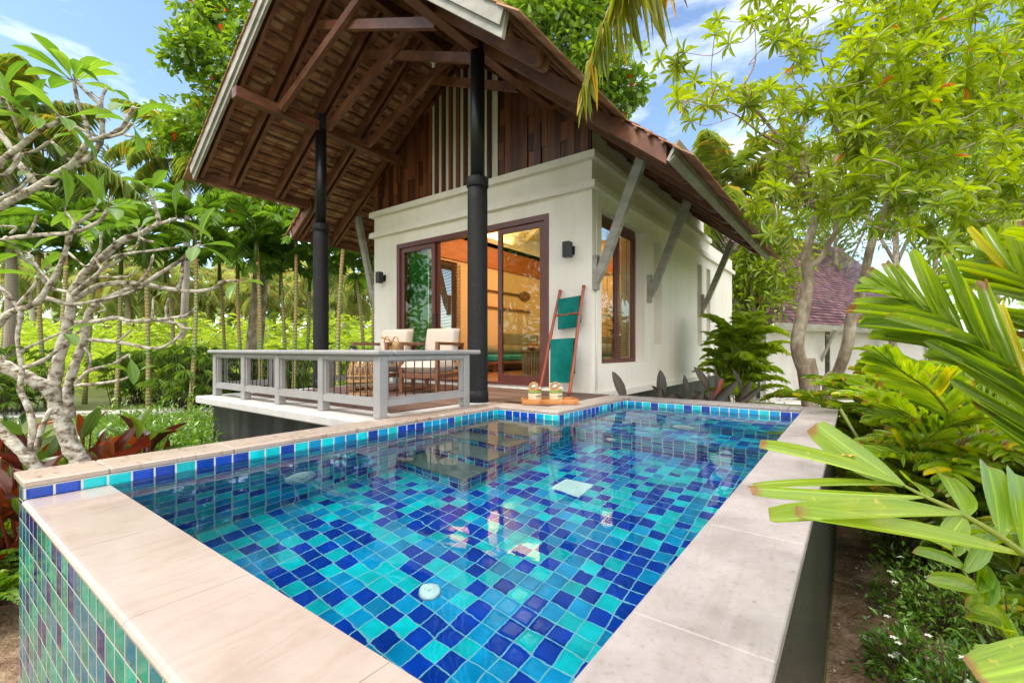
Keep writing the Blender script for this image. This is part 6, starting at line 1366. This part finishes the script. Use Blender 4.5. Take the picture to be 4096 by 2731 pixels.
# nearest frond, reaching over the rim
b=ground_at(5200,1.0)+np.array([.25,-.1,0]); t=thing('clumping_palm','nearest palm whose blunt tipped leaflets reach over the right pool rim','palm tree',tuple(b),'broad leaved palms on the right'); mb=MB(); lb=LB(T_NEAR); random.seed(96)
rach=[P(4700,2700,.70),P(4096,2215,.76),P(3860,2062,.80),P(3700,1985,.84),P(3617,1942,.86)]
mb.tube(spl([p-b for p in [b,(b+rach[0])/2+np.array([.1,0,.1])]+rach],5),list(np.linspace(.009,.0025,31)),8)
def lf(a,c,da,dc,W,bend,roll=0,r=None):
    p=P(*a,da); e=P(*c,dc); d=e-p; L=np.linalg.norm(d); up=np.array([-FX*roll+0,-FY*roll,1.0]); lb.add(p-b,d,up,L,W,r=r,bend=bend)
lf((3617,1942),(3050,1762),.86,.93,.040,.5,.6,.62); lf((3617,1942),(3258,1712),.86,1.0,.075,-.5,1.3,.25); lf((3617,1942),(3018,1932),.86,.9,.026,.3,.3,.55)
lf((3700,1985),(2995,1968),.84,.86,.034,-.2,.5,.5); lf((3850,2060),(3095,2040),.80,.82,.045,.55,.6,.6); lf((4110,2225),(3200,2035),.76,.80,.034,.35,.8,.7)
lf((3700,1985),(3640,1900),.84,.95,.05,.5,1.5,.35); lf((3860,2062),(3790,1880),.80,.92,.062,.5,1.6,.3); lf((4000,2150),(3975,1850),.78,.9,.055,.4,1.6,.2); lf((4096,2215),(4090,1880),.76,.9,.06,.4,1.6,.25)
lf((3860,2062),(3790,2160),.80,.78,.04,.4,1.4,.4); lf((4200,2300),(4250,1950),.74,.85,.06,.4,1.5,.3); lf((4150,2680),(3950,2640),.62,.60,.05,.4,.5,.6); lf((4400,2600),(3920,2700),.6,.58,.06,.3,.7,.8)
build_leaves('foliage',[lb],GR['mac'],t,mb)
def small_flower(pos,label,mat,sz):
    t=thing('fallen_flower',label,'flower',tuple(pos)); lb=LB(T_FRANG)
    for k in range(5): a=k*1.257; lb.add((0,0,0),(math.cos(a),math.sin(a),.3),(0,0,1),sz,sz*.55)
    build_leaves('petals',[lb],mat,t)
GR['ypetal']=leaf_mat('yellow_petal',(.6,.3,.05),(.75,.45,.12),tr=.2)
small_flower(P(3392,1830,.93)+np.array([0,0,.004]),'small dried yellow blossom on the broad near palm leaflet',GR['ypetal'],.013)
# rising stem bottom right
random.seed(98); palm_right('young palm stem rising at the lower right corner',ground_at(4300,1.9),[dict(r=[(4300,2950,1.5),(4070,2620,1.55),(3900,2360,1.62),(3800,2190,1.7),(3740,2110,1.74)],n=8,L=.27,W=.055,ang=60,hang=.35,stem=False,first=.3),dict(r=[(4500,2500,1.7),(4250,2250,1.75),(4000,2150,1.8),(3850,2160,1.84)],n=9,L=.26,W=.05,ang=55,hang=.25,stem=False)],GR['mac'])
# white flowering shrubs in the soil bed
random.seed(99)
for i,(sx,d,R,H) in enumerate(((3560,4.1,.28,.55),(3680,3.7,.34,.6),(3850,3.6,.36,.6),(3620,3.05,.24,.42),(3760,2.75,.30,.45),(3930,2.65,.30,.5),(3600,2.45,.20,.30),(3830,2.2,.26,.36),(4060,2.35,.30,.5),(3980,3.1,.3,.55),(3480,4.9,.25,.4),(4080,2.0,.2,.3))):
    b=ground_at(sx,d); t=thing('flowering_shrub','x','shrub',tuple(b),'white flowering shrubs in the soil bed'); mb,lb=bush(b,R,H,560,None,(.048,.021),stems=14,seed=300+i); build_leaves('foliage',[lb],GR['jas'] if i%4 else GR['hedge'],t,mb)
    lf_=LB(T_FRANG)
    for k in range(0 if i in (0,1,2,10) else random.choice((2,4,6))):
        v=rng.normal(0,1,3); v/=np.linalg.norm(v); v[2]=abs(v[2])*.8+.3; c_=v*np.array([R,R,H])*.98
        for j in range(5): a=j*1.257; dd=np.array([math.cos(a),math.sin(a),.35]); lf_.add(c_,dd,(0,0,1),.018,.010)
    if lf_.a: build_leaves('blossom',[lf_],GR['petal'],t)
    reg.append((t,'jas'))
# ================================================================== NEIGHBOUR VILLA
e0=P(3098,1294,14.3); dv_=np.array([.38,.92,0]); dv_/=np.linalg.norm(dv_); nv_=np.array([dv_[1],-dv_[0],0])      # eave runs along dv_, nv_ points to us
nv_=nv_ if (nv_@np.array([-FX,-FY,0]))>0 else -nv_
t=thing('neighbour_villa','white walled villa under a plum shingle roof behind the right hand trees','building',(e0[0],e0[1],G)); base=np.array([e0[0],e0[1],G])
ze=e0[2]-G; Lr=15.0; dep=9.5; hr=4.9
def W_(u,w_,z): return dv_*u-nv_*w_+np.array([0,0,z])
q=MB(); 
def slab(q,a,b,c,d,th): 
    a,b,c,d=[np.array(x) for x in (a,b,c,d)]; n=np.cross(b-a,d-a); n/=np.linalg.norm(n); q.add([a,b,c,d,a+n*th,b+n*th,c+n*th,d+n*th],[(3,2,1,0),(4,5,6,7),(0,1,5,4),(1,2,6,5),(2,3,7,6),(3,0,4,7)])
nr=int(math.hypot(dep/2,hr)/.17)
for r in range(nr):
    f0=r/nr; f1=(r+1.25)/nr; c0=1.6*f0; u=c0
    while u<Lr:
        wd=random.uniform(.17,.25); q.cur=random.random(); u1=min(u+wd,Lr); z0=ze+hr*f0+.02; 
        slab(q,W_(u+.003,dep/2*f0,z0+.028),W_(u1-.003,dep/2*f0,z0+.028),W_(u1-.003,dep/2*f1,ze+hr*f1+.004),W_(u+.003,dep/2*f1,ze+hr*f1+.004),.02); u=u1
q.cur=.4; a,b_,c_=W_(-.0,0,ze),W_(1.6,dep/2,ze+hr),W_(0,dep,ze); q.add([a,c_,b_],[(0,1,2)]); q.add([W_(1.6,dep/2,ze+hr),W_(Lr,dep/2,ze+hr),W_(Lr,dep,ze),W_(0,dep,ze)],[(0,1,2,3)])
q.build('roof',M['vroof'],t)
q=MB(); slab(q,W_(-.02,-.04,ze-.12),W_(Lr,-.04,ze-.12),W_(Lr,.0,ze-.12),W_(-.02,.0,ze-.12),.16); q.build('eave_fascia',M['greywood'],t)
q=MB(); slab(q,W_(.0,.001,ze-.13),W_(Lr,.001,ze-.13),W_(Lr,.75,ze-.13),W_(.0,.75,ze-.13),.02); q.build('soffit',M['white2'],t)
q=MB(); 
for u0,u1,w0 in ((.75,2.35,.7),(2.35,3.05,.82),(3.05,4.6,.7),(5.0,Lr,.7)): slab(q,W_(u0,w0,0),W_(u1,w0,0),W_(u1,w0,ze-.1),W_(u0,w0,ze-.1),-.2)
nwall=noisy('neighbour_render',[(.50,.47,.45),(.58,.55,.53)],2,rough=.8,bump=.05)
q.build('wall',nwall,t)
q=MB(); slab(q,W_(-.6,1.2,0),W_(.9,1.2,0),W_(.9,1.2,ze-.35),W_(-.6,1.2,ze-.35),-.2); q.build('side_wall',nwall,t)
q=MB(); slab(q,W_(4.6,.72,.3),W_(5.0,.72,.3),W_(5.0,.72,2.4),W_(4.6,.72,2.4),-.05); f=q.build('window',M['frame'],t); q=MB(); slab(q,W_(4.67,.70,.37),W_(4.93,.70,.37),W_(4.93,.70,2.33),W_(4.67,.70,2.33),-.01); q.build('pane',plain('dark_pane',(.02,.02,.025),.05),f)
q=MB(); q.bar(W_(3.9,.05,ze-.14),W_(4.35,.72,ze-1.25),.09,.06); q.build('eave_bracket',M['greywood'],t)
# ================================================================== LABELS OF REPEATS, FROM LEFT TO RIGHT
ORD=['leftmost','second from the left','third from the left','fourth from the left','fifth from the left','sixth from the left','seventh from the left','eighth from the left','ninth from the left','tenth from the left','eleventh from the left','twelfth from the left','thirteenth from the left','fourteenth from the left','fifteenth from the left','sixteenth from the left','seventeenth from the left','eighteenth from the left','nineteenth from the left','twentieth from the left']
TXT=dict(areca='slim ringed areca palm of the row along the path, %s',lady='lady palm clump under the palm row, %s',far='distant coconut palm in the hazy grove, %s',canna='red and green broad leaved canna clump, %s',fern='lime green fern by the mosaic pool corner, %s',hedge='low glossy hedge shrub of the bed before the plinth, %s',jas='small leaved shrub in the brown soil bed, %s',casu='wispy casuarina against the sky, %s')
for k in TXT:
    L=sorted([o for o,c in reg if c==k],key=lambda o:px(o.location)); n=len(L)
    for i,o in enumerate(L):
        if i==n-1 and n>1: w_='rightmost'
        elif i<20 and i<=n//2+2 or n-1-i>=20: w_=ORD[min(i,19)]
        else: w_=ORD[n-1-i].replace('left','right') if n-1-i<20 else ORD[19]
        o['label']=TXT[k]%w_
